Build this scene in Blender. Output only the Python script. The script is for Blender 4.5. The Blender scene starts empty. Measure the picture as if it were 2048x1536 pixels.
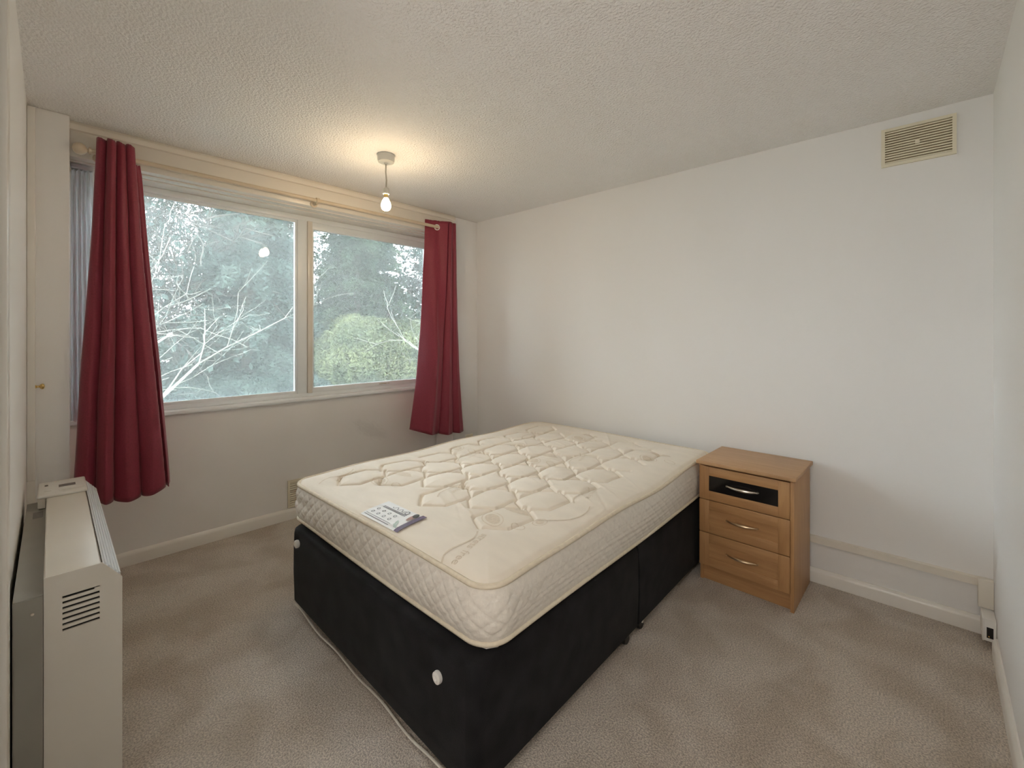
import bpy, bmesh, math, random
import numpy as np
from mathutils import Vector, Matrix, noise as mnoise

random.seed(7)
RNG = np.random.default_rng(7)
S = bpy.context.scene
COL = S.collection
PI = math.pi
H = 2.40                       # ceiling height

# ------------------------------------------------------------------ camera
cam = bpy.data.cameras.new('camera')
cam.sensor_width = 36.0
cam.lens = 880.0 / 2048.0 * 36.0
cam.shift_y = -97.0 / 2048.0
cam.clip_start = 0.02
camo = bpy.data.objects.new('camera', cam)
COL.objects.link(camo)
camo.location = (2.7846, 3.1512, 1.33)
PHI = math.atan(920.0 / 880.0)
camo.rotation_euler = (PI / 2, 0, PI - PHI)
S.camera = camo

# ------------------------------------------------------------------ world: flat overcast sky
W = bpy.data.worlds.new('overcast_sky')
S.world = W
W.use_nodes = True
bg = W.node_tree.nodes['Background']
bg.inputs[0].default_value = (0.86, 0.94, 1.0, 1)
bg.inputs[1].default_value = 8.0
S.view_settings.view_transform = 'Standard'
S.view_settings.look = 'None'
S.view_settings.gamma = 1.0
S.view_settings.use_curve_mapping = False
S.view_settings.exposure = 0.95
S.cycles.use_denoising = True
S.cycles.max_bounces = 10
S.cycles.diffuse_bounces = 5
S.cycles.glossy_bounces = 3
S.cycles.use_adaptive_sampling = True
S.cycles.adaptive_threshold = 0.06
S.cycles.transparent_max_bounces = 24
BULB_POWER = 92.0
# unseen fill light added beyond the open doorway to brighten the room
hl = bpy.data.lights.new('hall_fill_light', 'POINT')
hl.energy = 13.0
hl.color = (1.0, 0.95, 0.90)
hl.shadow_soft_size = 0.12
hlo = bpy.data.objects.new('hall_fill_light', hl)
COL.objects.link(hlo)
hlo.location = (3.45, 3.02, 1.62)

# ------------------------------------------------------------------ materials
def new_mat(name):
    m = bpy.data.materials.new(name)
    m.use_nodes = True
    nt = m.node_tree
    return m, nt, nt.nodes['Principled BSDF']

def node(nt, t, **kw):
    n = nt.nodes.new(t)
    for k, v in kw.items():
        setattr(n, k, v)
    return n

def mat(name, col, rough=0.6, metal=0.0, var=0.0, vscale=3.0, bump=0.0, bscale=80.0, bdist=0.01,
        col2=None, stretch=(1, 1, 1), detail=1.0, spec=0.5, sheen=0.0, coat=0.0):
    m, nt, p = new_mat(name)
    L = nt.links.new
    p.inputs['Roughness'].default_value = rough
    p.inputs['Metallic'].default_value = metal
    p.inputs['Specular IOR Level'].default_value = spec
    if sheen:
        p.inputs['Sheen Weight'].default_value = sheen
    if coat:
        p.inputs['Coat Weight'].default_value = coat
    p.inputs['Base Color'].default_value = (*col, 1)
    if var > 0 or col2 or bump > 0:
        tc = node(nt, 'ShaderNodeTexCoord')
        mp = node(nt, 'ShaderNodeMapping')
        mp.inputs['Scale'].default_value = stretch
        L(tc.outputs['Object'], mp.inputs['Vector'])
    if var > 0 or col2:
        nz = node(nt, 'ShaderNodeTexNoise')
        nz.inputs['Scale'].default_value = vscale
        nz.inputs['Detail'].default_value = detail
        L(mp.outputs[0], nz.inputs['Vector'])
        cr = node(nt, 'ShaderNodeValToRGB')
        cr.color_ramp.elements[0].position = 0.3
        cr.color_ramp.elements[1].position = 0.7
        c2 = col2 if col2 else tuple(min(1, c * (1 + var)) for c in col)
        c1 = col if col2 else tuple(c * (1 - var) for c in col)
        cr.color_ramp.elements[0].color = (*c1, 1)
        cr.color_ramp.elements[1].color = (*c2, 1)
        L(nz.outputs['Fac'], cr.inputs[0])
        L(cr.outputs[0], p.inputs['Base Color'])
    if bump > 0:
        nb = node(nt, 'ShaderNodeTexNoise')
        nb.inputs['Scale'].default_value = bscale
        nb.inputs['Detail'].default_value = 1
        L(mp.outputs[0], nb.inputs['Vector'])
        b = node(nt, 'ShaderNodeBump')
        b.inputs['Strength'].default_value = bump
        b.inputs['Distance'].default_value = bdist
        L(nb.outputs['Fac'], b.inputs['Height'])
        L(b.outputs[0], p.inputs['Normal'])
    return m

M = {}
M['wall'] = mat('wall_paint', (0.87, 0.86, 0.845), 0.62, var=0.012, vscale=1.2, bump=0.05, bscale=60, bdist=0.004, spec=0.35)
M['wallfar'] = mat('window_wall_paint', (0.89, 0.87, 0.845), 0.6, var=0.03, vscale=2.3, bump=0.12, bscale=35, bdist=0.004, spec=0.35)
def add_scuff(m, centre, rad):
    nt = m.node_tree; L = nt.links.new
    p = nt.nodes['Principled BSDF']
    src = p.inputs['Base Color'].links[0].from_socket
    tc = node(nt, 'ShaderNodeTexCoord')
    mp = node(nt, 'ShaderNodeMapping'); mp.vector_type = 'TEXTURE'
    mp.inputs['Location'].default_value = centre
    mp.inputs['Rotation'].default_value = (0, -0.5, 0)
    mp.inputs['Scale'].default_value = rad
    L(tc.outputs['Object'], mp.inputs[0])
    gr = node(nt, 'ShaderNodeTexGradient'); gr.gradient_type = 'SPHERICAL'
    L(mp.outputs[0], gr.inputs[0])
    nz = node(nt, 'ShaderNodeTexNoise'); nz.inputs['Scale'].default_value = 3.4; nz.inputs['Detail'].default_value = 4; nz.inputs['Distortion'].default_value = 1.6
    L(mp.outputs[0], nz.inputs['Vector'])
    a = node(nt, 'ShaderNodeMath', operation='MULTIPLY'); L(gr.outputs['Fac'], a.inputs[0]); L(nz.outputs['Fac'], a.inputs[1])
    mr = node(nt, 'ShaderNodeMapRange'); mr.inputs[1].default_value = 0.18; mr.inputs[2].default_value = 0.40; mr.inputs[4].default_value = 0.16
    L(a.outputs[0], mr.inputs[0])
    mx = node(nt, 'ShaderNodeMix', data_type='RGBA'); L(mr.outputs[0], mx.inputs[0]); L(src, mx.inputs[6])
    mx.inputs[7].default_value = (0.42, 0.40, 0.39, 1)
    L(mx.outputs[2], p.inputs['Base Color'])
add_scuff(M['wallfar'], (0.95, -0.22, 0.545), (0.30, 0.2, 0.12))
M['gloss'] = mat('gloss_white_paint', (0.86, 0.83, 0.775), 0.28, var=0.02, vscale=5, bump=0.05, bscale=25, bdist=0.003)
M['beam'] = mat('cream_gloss_paint', (0.83, 0.775, 0.69), 0.26, var=0.02, vscale=5, bump=0.16, bscale=18, bdist=0.004)
M['winframe'] = mat('white_window_paint', (0.90, 0.935, 0.95), 0.3, var=0.015, vscale=6, bump=0.06, bscale=30, bdist=0.002)
M['rod'] = mat('cream_painted_pole', (0.66, 0.55, 0.41), 0.4, var=0.04, vscale=9)
M['cream'] = mat('aged_cream_plastic', (0.82, 0.76, 0.60), 0.45, var=0.03, vscale=7)
M['creamlight'] = mat('cream_plastic_trunking', (0.82, 0.77, 0.68), 0.45, var=0.03, vscale=7)
M['white'] = mat('white_plastic', (0.82, 0.80, 0.76), 0.35, var=0.015, vscale=10)
M['rose'] = mat('grey_white_plastic', (0.62, 0.62, 0.58), 0.35, var=0.02, vscale=14)
M['cord'] = mat('white_flex', (0.50, 0.47, 0.41), 0.5, var=0.02, vscale=20)
M['dark'] = mat('dark_void', (0.012, 0.011, 0.010), 0.8, var=0.1, vscale=20)
M['ventdark'] = mat('vent_interior', (0.30, 0.24, 0.14), 0.9, var=0.1, vscale=20)
M['brass'] = mat('brass', (0.78, 0.58, 0.25), 0.22, metal=1.0, var=0.04, vscale=30)
M['steel'] = mat('brushed_steel', (0.74, 0.70, 0.62), 0.32, metal=1.0, var=0.04, vscale=40)
M['bronze'] = mat('warm_metal', (0.72, 0.55, 0.36), 0.34, metal=1.0, var=0.04, vscale=40)
M['curtain'] = mat('burgundy_cloth', (0.255, 0.023, 0.048), 0.55, var=0.10, vscale=140, bump=0.15, bscale=600, bdist=0.002, sheen=0.2)
M['voile'] = None
M['heater'] = mat('heater_enamel', (0.83, 0.785, 0.71), 0.38, var=0.015, vscale=6)
M['heatgrey'] = mat('heater_grey_steel', (0.36, 0.35, 0.31), 0.5, var=0.04, vscale=8)
M['heatgrille'] = mat('heater_grille_sky_sheen', (0.86, 0.91, 0.95), 0.3, metal=0.0, var=0.03, vscale=12)  # blue-white base colour stands in for sky reflected on the grille
M['display'] = mat('lcd_grey', (0.20, 0.19, 0.18), 0.25, var=0.05, vscale=40)
M['divan'] = mat('black_velour', (0.011, 0.011, 0.0125), 0.9, var=0.35, vscale=12, bump=0.3, bscale=420, bdist=0.003, sheen=0.03, spec=0.2)
M['caster'] = mat('black_plastic', (0.02, 0.02, 0.02), 0.4, var=0.1, vscale=20)
M['hem'] = mat('white_hem', (0.70, 0.66, 0.58), 0.8, var=0.05, vscale=20)
M['mattop'] = mat('mattress_damask', (0.86, 0.785, 0.675), 0.8, var=0.025, vscale=18, bump=0.22, bscale=38, bdist=0.006, stretch=(1.0, 0.45, 1), sheen=0.1)
M['matside'] = mat('mattress_border', (0.80, 0.745, 0.665), 0.8, var=0.04, vscale=60, bump=0.25, bscale=160, bdist=0.004, sheen=0.1)
M['piping'] = mat('mattress_tape', (0.78, 0.69, 0.54), 0.7, var=0.05, vscale=60, bump=0.2, bscale=300, bdist=0.002)
M['print'] = mat('woven_motif', (0.755, 0.66, 0.535), 0.8, var=0.05, vscale=80)
M['labelwhite'] = mat('label_cloth', (0.84, 0.84, 0.83), 0.5, var=0.01, vscale=40)
M['labelpurple'] = mat('label_purple', (0.075, 0.030, 0.085), 0.5, var=0.05, vscale=40)
M['labelink'] = mat('label_ink', (0.20, 0.20, 0.22), 0.6, var=0.05, vscale=40)
M['labelskin'] = mat('label_photo_skin', (0.42, 0.25, 0.22), 0.6, var=0.1, vscale=60)
M['labelhair'] = mat('label_photo_hair', (0.05, 0.045, 0.045), 0.6, var=0.1, vscale=60)
M['labelgreen'] = mat('label_leaf', (0.45, 0.55, 0.50), 0.6, var=0.1, vscale=60)
M['blackglass'] = mat('black_glass', (0.012, 0.011, 0.011), 0.12, var=0.1, vscale=5)

def wood_mat(name, ca, cb, axis):
    m, nt, p = new_mat(name)
    L = nt.links.new
    tc = node(nt, 'ShaderNodeTexCoord')
    mp = node(nt, 'ShaderNodeMapping')
    sc = [26, 26, 26]
    sc[axis] = 1.6
    mp.inputs['Scale'].default_value = sc
    L(tc.outputs['Object'], mp.inputs[0])
    nz = node(nt, 'ShaderNodeTexNoise')
    nz.inputs['Scale'].default_value = 2.2
    nz.inputs['Detail'].default_value = 8
    nz.inputs['Distortion'].default_value = 0.6
    L(mp.outputs[0], nz.inputs['Vector'])
    cr = node(nt, 'ShaderNodeValToRGB')
    cr.color_ramp.elements[0].position = 0.28
    cr.color_ramp.elements[1].position = 0.72
    cr.color_ramp.elements[0].color = (*ca, 1)
    cr.color_ramp.elements[1].color = (*cb, 1)
    L(nz.outputs['Fac'], cr.inputs[0])
    L(cr.outputs[0], p.inputs['Base Color'])
    p.inputs['Roughness'].default_value = 0.42
    return m
M['beech'] = wood_mat('beech_laminate', (0.43, 0.225, 0.092), (0.555, 0.315, 0.14), 1)
M['beechv'] = wood_mat('beech_laminate_upright', (0.43, 0.225, 0.092), (0.555, 0.315, 0.14), 2)
M['beechtop'] = wood_mat('beech_laminate_top', (0.45, 0.26, 0.125), (0.55, 0.335, 0.175), 1)

def ceiling_mat():
    m, nt, p = new_mat('stippled_ceiling_paint')
    L = nt.links.new
    p.inputs['Base Color'].default_value = (0.78, 0.745, 0.70, 1)
    p.inputs['Roughness'].default_value = 0.75
    tc = node(nt, 'ShaderNodeTexCoord')
    nz = node(nt, 'ShaderNodeTexNoise')
    nz.inputs['Scale'].default_value = 95
    nz.inputs['Detail'].default_value = 1
    L(tc.outputs['Object'], nz.inputs['Vector'])
    b = node(nt, 'ShaderNodeBump')
    b.inputs['Strength'].default_value = 0.9
    b.inputs['Distance'].default_value = 0.009
    L(nz.outputs['Fac'], b.inputs['Height'])
    L(b.outputs[0], p.inputs['Normal'])
    n2 = node(nt, 'ShaderNodeTexNoise')
    n2.inputs['Scale'].default_value = 1.1
    n2.inputs['Detail'].default_value = 0
    L(tc.outputs['Object'], n2.inputs['Vector'])
    cr = node(nt, 'ShaderNodeValToRGB')
    cr.color_ramp.elements[0].color = (0.90, 0.888, 0.868, 1)
    cr.color_ramp.elements[1].color = (0.93, 0.92, 0.905, 1)
    L(n2.outputs['Fac'], cr.inputs[0])
    L(cr.outputs[0], p.inputs['Base Color'])
    return m
M['ceiling'] = ceiling_mat()

def carpet_mat():
    m, nt, p = new_mat('beige_twist_carpet')
    L = nt.links.new
    p.inputs['Roughness'].default_value = 0.95
    p.inputs['Specular IOR Level'].default_value = 0.1
    p.inputs['Sheen Weight'].default_value = 0.15
    tc = node(nt, 'ShaderNodeTexCoord')
    # brushed patches
    n1 = node(nt, 'ShaderNodeTexNoise')
    n1.inputs['Scale'].default_value = 4.2
    n1.inputs['Detail'].default_value = 2
    n1.inputs['Distortion'].default_value = 0.4
    L(tc.outputs['Object'], n1.inputs['Vector'])
    c1 = node(nt, 'ShaderNodeValToRGB')
    c1.color_ramp.elements[0].position = 0.37
    c1.color_ramp.elements[1].position = 0.62
    c1.color_ramp.elements[0].color = (0.545, 0.47, 0.39, 1)
    c1.color_ramp.elements[1].color = (0.67, 0.60, 0.525, 1)
    L(n1.outputs['Fac'], c1.inputs[0])
    # pile grain
    n2 = node(nt, 'ShaderNodeTexNoise')
    n2.inputs['Scale'].default_value = 170
    n2.inputs['Detail'].default_value = 1
    n2.inputs['Roughness'].default_value = 0.7
    L(tc.outputs['Object'], n2.inputs['Vector'])
    c2 = node(nt, 'ShaderNodeValToRGB')
    c2.color_ramp.elements[0].position = 0.33
    c2.color_ramp.elements[1].position = 0.66
    c2.color_ramp.elements[0].color = (0.56, 0.56, 0.57, 1)
    c2.color_ramp.elements[1].color = (1.14, 1.14, 1.13, 1)
    L(n2.outputs['Fac'], c2.inputs[0])
    mx = node(nt, 'ShaderNodeMix', data_type='RGBA', blend_type='MULTIPLY')
    mx.inputs[0].default_value = 0.85
    L(c1.outputs[0], mx.inputs[6])
    L(c2.outputs[0], mx.inputs[7])
    L(mx.outputs[2], p.inputs['Base Color'])
    b = node(nt, 'ShaderNodeBump')
    b.inputs['Strength'].default_value = 0.8
    b.inputs['Distance'].default_value = 0.006
    L(n2.outputs['Fac'], b.inputs['Height'])
    L(b.outputs[0], p.inputs['Normal'])
    return m
M['carpet'] = carpet_mat()

def glass_mat(name, haze, tint):
    """thin window glass: clear film with Fresnel reflection plus a dusty film that scatters light"""
    m = bpy.data.materials.new(name)
    m.use_nodes = True
    nt = m.node_tree
    nt.nodes.clear()
    L = nt.links.new
    out = node(nt, 'ShaderNodeOutputMaterial')
    tr = node(nt, 'ShaderNodeBsdfTransparent')
    tr.inputs[0].default_value = (*tint, 1)
    gl = node(nt, 'ShaderNodeBsdfGlossy')
    gl.inputs['Roughness'].default_value = 0.012
    fr = node(nt, 'ShaderNodeFresnel')
    fr.inputs['IOR'].default_value = 1.45
    mx = node(nt, 'ShaderNodeMixShader')
    L(fr.outputs[0], mx.inputs[0])
    L(tr.outputs[0], mx.inputs[1])
    L(gl.outputs[0], mx.inputs[2])
    last = mx
    if haze > 0:
        tl = node(nt, 'ShaderNodeBsdfTranslucent')
        tl.inputs[0].default_value = (0.9, 0.95, 0.96, 1)
        df = node(nt, 'ShaderNodeBsdfDiffuse')
        df.inputs[0].default_value = (0.8, 0.85, 0.86, 1)
        m2 = node(nt, 'ShaderNodeMixShader')
        m2.inputs[0].default_value = 0.25
        L(tl.outputs[0], m2.inputs[1])
        L(df.outputs[0], m2.inputs[2])
        tc = node(nt, 'ShaderNodeTexCoord')
        nz = node(nt, 'ShaderNodeTexNoise')
        nz.inputs['Scale'].default_value = 2.2
        nz.inputs['Detail'].default_value = 5
        L(tc.outputs['Object'], nz.inputs['Vector'])
        mr = node(nt, 'ShaderNodeMapRange')
        mr.inputs[1].default_value = 0.25
        mr.inputs[2].default_value = 0.75
        mr.inputs[3].default_value = haze * 0.75
        mr.inputs[4].default_value = haze * 1.25
        L(nz.outputs['Fac'], mr.inputs[0])
        m3 = node(nt, 'ShaderNodeMixShader')
        L(mr.outputs[0], m3.inputs[0])
        L(mx.outputs[0], m3.inputs[1])
        L(m2.outputs[0], m3.inputs[2])
        last = m3
    L(last.outputs[0], out.inputs[0])
    return m
M['glass'] = glass_mat('window_glass', 0.0, (0.985, 0.992, 0.99))
M['dustyglass'] = glass_mat('dusty_window_glass', 0.135, (0.98, 0.99, 0.99))

def voile_mat():
    m = bpy.data.materials.new('white_voile')
    m.use_nodes = True
    nt = m.node_tree
    nt.nodes.clear()
    L = nt.links.new
    out = node(nt, 'ShaderNodeOutputMaterial')
    tl = node(nt, 'ShaderNodeBsdfTranslucent')
    tl.inputs[0].default_value = (0.85, 0.86, 0.88, 1)
    df = node(nt, 'ShaderNodeBsdfDiffuse')
    tc = node(nt, 'ShaderNodeTexCoord')
    nz = node(nt, 'ShaderNodeTexNoise')
    nz.inputs['Scale'].default_value = 200
    L(tc.outputs['Object'], nz.inputs['Vector'])
    cr = node(nt, 'ShaderNodeValToRGB')
    cr.color_ramp.elements[0].color = (0.86, 0.86, 0.89, 1)
    cr.color_ramp.elements[1].color = (0.93, 0.93, 0.96, 1)
    L(nz.outputs['Fac'], cr.inputs[0])
    L(cr.outputs[0], df.inputs[0])
    a = node(nt, 'ShaderNodeMixShader')
    a.inputs[0].default_value = 0.6
    L(tl.outputs[0], a.inputs[1])
    L(df.outputs[0], a.inputs[2])
    t = node(nt, 'ShaderNodeBsdfTransparent')
    b = node(nt, 'ShaderNodeMixShader')
    b.inputs[0].default_value = 0.85
    L(t.outputs[0], b.inputs[1])
    L(a.outputs[0], b.inputs[2])
    L(b.outputs[0], out.inputs[0])
    return m
M['voile'] = voile_mat()

def bulb_mat():
    m = bpy.data.materials.new('lit_bulb')
    m.use_nodes = True
    nt = m.node_tree
    p = nt.nodes['Principled BSDF']
    p.inputs['Base Color'].default_value = (0.9, 0.8, 0.6, 1)
    p.inputs['Emission Color'].default_value = (1.0, 0.76, 0.47, 1)
    p.inputs['Emission Strength'].default_value = BULB_POWER
    return m
M['bulb'] = bulb_mat()

def leaf_mat(name, ca, cb, scale=1.4):
    m = bpy.data.materials.new(name)
    m.use_nodes = True
    nt = m.node_tree
    nt.nodes.clear()
    L = nt.links.new
    out = node(nt, 'ShaderNodeOutputMaterial')
    tc = node(nt, 'ShaderNodeTexCoord')
    nz = node(nt, 'ShaderNodeTexNoise')
    nz.inputs['Scale'].default_value = scale
    nz.inputs['Detail'].default_value = 6
    L(tc.outputs['Object'], nz.inputs['Vector'])
    cr = node(nt, 'ShaderNodeValToRGB')
    cr.color_ramp.elements[0].position = 0.35
    cr.color_ramp.elements[1].position = 0.65
    cr.color_ramp.elements[0].color = (*ca, 1)
    cr.color_ramp.elements[1].color = (*cb, 1)
    L(nz.outputs['Fac'], cr.inputs[0])
    d = node(nt, 'ShaderNodeBsdfDiffuse')
    t = node(nt, 'ShaderNodeBsdfTranslucent')
    L(cr.outputs[0], d.inputs[0])
    L(cr.outputs[0], t.inputs[0])
    mx = node(nt, 'ShaderNodeMixShader')
    mx.inputs[0].default_value = 0.3
    L(d.outputs[0], mx.inputs[1])
    L(t.outputs[0], mx.inputs[2])
    L(mx.outputs[0], out.inputs[0])
    return m
M['leafdark'] = leaf_mat('conifer_needles', (0.026, 0.042, 0.031), (0.068, 0.094, 0.062))
M['leafblue'] = leaf_mat('blue_green_needles', (0.032, 0.052, 0.048), (0.080, 0.108, 0.092))
M['leafyellow'] = leaf_mat('yellow_green_leaves', (0.062, 0.082, 0.048), (0.165, 0.185, 0.098))
M['bark'] = mat('pale_bark', (0.15, 0.148, 0.125), 0.9, var=0.25, vscale=6)
M['barkdark'] = mat('dark_bark', (0.055, 0.048, 0.040), 0.9, var=0.25, vscale=6)
M['grass'] = mat('lawn', (0.07, 0.10, 0.04), 0.9, var=0.3, vscale=2)

# ------------------------------------------------------------------ geometry helpers
class G:
    """collects shapes (world coordinates) into one mesh"""
    def __init__(s):
        s.v = []; s.f = []
    def add(s, verts, faces):
        o = len(s.v)
        s.v += [tuple(map(float, p)) for p in verts]
        s.f += [tuple(i + o for i in f) for f in faces]
        return s
    def box(s, lo, hi, bev=0.0, seg=2):
        x0, y0, z0 = lo; x1, y1, z1 = hi
        vs = [(x0,y0,z0),(x1,y0,z0),(x1,y1,z0),(x0,y1,z0),(x0,y0,z1),(x1,y0,z1),(x1,y1,z1),(x0,y1,z1)]
        fs = [(0,3,2,1),(4,5,6,7),(0,1,5,4),(1,2,6,5),(2,3,7,6),(3,0,4,7)]
        if bev <= 0:
            return s.add(vs, fs)
        bm = bmesh.new()
        bv = [bm.verts.new(p) for p in vs]
        for f in fs: bm.faces.new([bv[i] for i in f])
        bmesh.ops.bevel(bm, geom=list(bm.edges), offset=bev, segments=seg, affect='EDGES', profile=0.5)
        bm.verts.index_update()
        s.add([v.co[:] for v in bm.verts], [[v.index for v in f.verts] for f in bm.faces])
        bm.free()
        return s
    def prism(s, poly, axis, a, b):
        """poly: list of 2D points in the two other axes (cyclic order x,y,z)"""
        n = len(poly)
        def P(p, t):
            if axis == 0: return (t, p[0], p[1])
            if axis == 1: return (p[0], t, p[1])
            return (p[0], p[1], t)
        vs = [P(p, a) for p in poly] + [P(p, b) for p in poly]
        fs = [tuple(range(n)), tuple(range(2*n-1, n-1, -1))]
        fs += [(i, i+n, (i+1) % n + n, (i+1) % n) for i in range(n)]
        return s.add(vs, fs)
    def lathe(s, prof, c, axis=2, n=24):
        """prof: list of (radius, offset along axis)"""
        vs = []; fs = []
        for (r, h) in prof:
            for k in range(n):
                a = 2*PI*k/n
                u, w = r*math.cos(a), r*math.sin(a)
                d = [0, 0, 0]
                d[axis] = h
                d[(axis+1) % 3] = u
                d[(axis+2) % 3] = w
                vs.append((c[0]+d[0], c[1]+d[1], c[2]+d[2]))
        m = len(prof)
        for i in range(m-1):
            for k in range(n):
                k2 = (k+1) % n
                fs.append((i*n+k, i*n+k2, (i+1)*n+k2, (i+1)*n+k))
        fs.append(tuple(range(n-1, -1, -1)))
        fs.append(tuple(range((m-1)*n, m*n)))
        return s.add(vs, fs)
    def tube(s, pts, r, n=8, closed=False, cap=True):
        pts = [Vector(p) for p in pts]
        m = len(pts)
        rr = r if hasattr(r, '__len__') else [r]*m
        vs = []; fs = []
        up = None
        for i, p in enumerate(pts):
            if closed:
                t = pts[(i+1) % m] - pts[i-1]
            else:
                t = pts[min(i+1, m-1)] - pts[max(i-1, 0)]
            t.normalize()
            if up is None:
                up = Vector((0, 0, 1)) if abs(t.z) < 0.9 else Vector((1, 0, 0))
            a = t.cross(up)
            if a.length < 1e-5:
                a = t.cross(Vector((0.3, 1, 0.2)))
            a.normalize()
            b = a.cross(t); b.normalize()
            up = b
            for k in range(n):
                th = 2*PI*k/n
                vs.append(p + (a*math.cos(th) + b*math.sin(th))*rr[i])
        lim = m if closed else m-1
        for i in range(lim):
            j = (i+1) % m
            for k in range(n):
                k2 = (k+1) % n
                fs.append((i*n+k, i*n+k2, j*n+k2, j*n+k))
        if cap and not closed:
            fs.append(tuple(range(n-1, -1, -1)))
            fs.append(tuple(range((m-1)*n, m*n)))
        return s.add([v[:] for v in vs], fs)
    def grid(s, P):
        """P: array (n,m,3)"""
        n, m = P.shape[:2]
        o = len(s.v)
        s.v += [tuple(p) for p in P.reshape(-1, 3).tolist()]
        for i in range(n-1):
            for j in range(m-1):
                a = o+i*m+j
                s.f.append((a, a+1, a+m+1, a+m))
        return s

def tag(o, label=None, cat=None, group=None, kind=None):
    if label: o['label'] = label
    if cat: o['category'] = cat
    if group: o['group'] = group
    if kind: o['kind'] = kind
    return o

def thing(name, loc, label=None, cat=None, group=None, kind=None):
    o = bpy.data.objects.new(name, None)
    o.empty_display_size = 0.05
    COL.objects.link(o)
    o.location = loc
    return tag(o, label, cat, group, kind)

def wloc(o):
    p = Vector((0, 0, 0))
    while o:
        p += o.location
        o = o.parent
    return p

def obj(name, g, m, parent=None, smooth=35, keep=False):
    v = np.array(g.v, dtype=float)
    if parent is not None:
        base = np.array(wloc(parent)[:])
    elif keep:
        base = np.zeros(3)
    else:
        base = np.array([(v[:,0].min()+v[:,0].max())/2, (v[:,1].min()+v[:,1].max())/2, v[:,2].min()])
    v = v - base
    me = bpy.data.meshes.new(name)
    me.from_pydata(v.tolist(), [], g.f)
    bm = bmesh.new(); bm.from_mesh(me)
    bmesh.ops.recalc_face_normals(bm, faces=bm.faces)
    bm.to_mesh(me); bm.free()
    if smooth:
        me.polygons.foreach_set('use_smooth', [True]*len(me.polygons))
        me.set_sharp_from_angle(angle=math.radians(smooth))
    me.materials.append(M[m] if isinstance(m, str) else m)
    o = bpy.data.objects.new(name, me)
    COL.objects.link(o)
    if parent is not None:
        o.parent = parent
    else:
        o.location = base
    return o

def bigmesh(name, V, Q, m, parent, smooth=False):
    """V (n,3) world coords, Q (k,4) quads - fast path for foliage"""
    base = np.array(wloc(parent)[:]) if parent is not None else np.zeros(3)
    me = bpy.data.meshes.new(name)
    me.vertices.add(len(V))
    me.vertices.foreach_set('co', (V-base).astype(np.float32).ravel())
    me.loops.add(Q.size)
    me.loops.foreach_set('vertex_index', Q.astype(np.int32).ravel())
    me.polygons.add(len(Q))
    me.polygons.foreach_set('loop_start', np.arange(0, Q.size, Q.shape[1], dtype=np.int32))
    me.polygons.foreach_set('loop_total', np.full(len(Q), Q.shape[1], dtype=np.int32))
    me.update(calc_edges=True)
    if smooth:
        me.polygons.foreach_set('use_smooth', [True]*len(Q))
    me.materials.append(M[m])
    o = bpy.data.objects.new(name, me)
    COL.objects.link(o)
    if parent is not None:
        o.parent = parent
    return o

def struct(name, g, m, **k):
    return tag(obj(name, g, m, keep=True, **k), kind='structure')

# ================================================================== ROOM SHELL
XL = 2.865          # face of left (heater) wall
YR = 3.345          # face of right wall
YW = -0.22          # face of the wall under the window
PIER_R = 0.29       # right pier edge
PIER_L = 2.725      # left pier edge
def hx(y): return -0.028*y          # headboard wall is a touch out of square

struct('floor', G().box((-0.6, -0.5, -0.12), (4.3, 3.6, 0.0)), 'carpet')
struct('ceiling', G().box((-0.6, -0.5, H), (4.3, 3.6, H+0.14)), 'ceiling')
# headboard wall
struct('wall_back', G().prism([(hx(-0.5), -0.5), (hx(3.6), 3.6), (-0.35, 3.6), (-0.35, -0.5)], 2, 0.0, H), 'wall')
struct('wall_right', G().box((-0.3, YR, 0.0), (4.3, YR+0.14, H)), 'wall')
# window wall: apron below the window, two piers and the header beam
wf = thing('wall_far', (0, 0, 0), kind='structure')
obj('apron', G().box((-0.2, -0.42, 0.0), (3.05, YW, 0.84)), 'wallfar', wf)
obj('pier', G().box((-0.2, -0.42, 0.0), (PIER_R, 0.03, H), 0.006), 'wall', wf)
obj('pier', G().box((PIER_L, -0.42, 0.0), (3.05, 0.12, H), 0.006), 'wall', wf)
obj('beam', G().box((PIER_R, -0.42, 2.222), (PIER_L, 0.055, H), 0.004), 'beam', wf)
# left wall with the doorway the photograph was taken from
wl = thing('wall_left', (XL, 0.12, 0), kind='structure')
obj('wall_panel', G().box((XL, 0.12, 0.0), (XL+0.12, 2.45, H)), 'wall', wl)
obj('wall_panel', G().box((XL, 3.27, 0.0), (XL+0.12, YR, H)), 'wall', wl)
obj('lintel', G().box((XL, 2.45, 2.33), (XL+0.12, 3.27, H)), 'wall', wl)
# hallway beyond the doorway
struct('wall_hall', G().box((4.15, -0.5, 0.0), (4.3, 3.6, H)), 'wall')
struct('wall_hall_end', G().box((XL+0.12, 0.9, 0.0), (4.15, 1.02, H)), 'wall')

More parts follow.
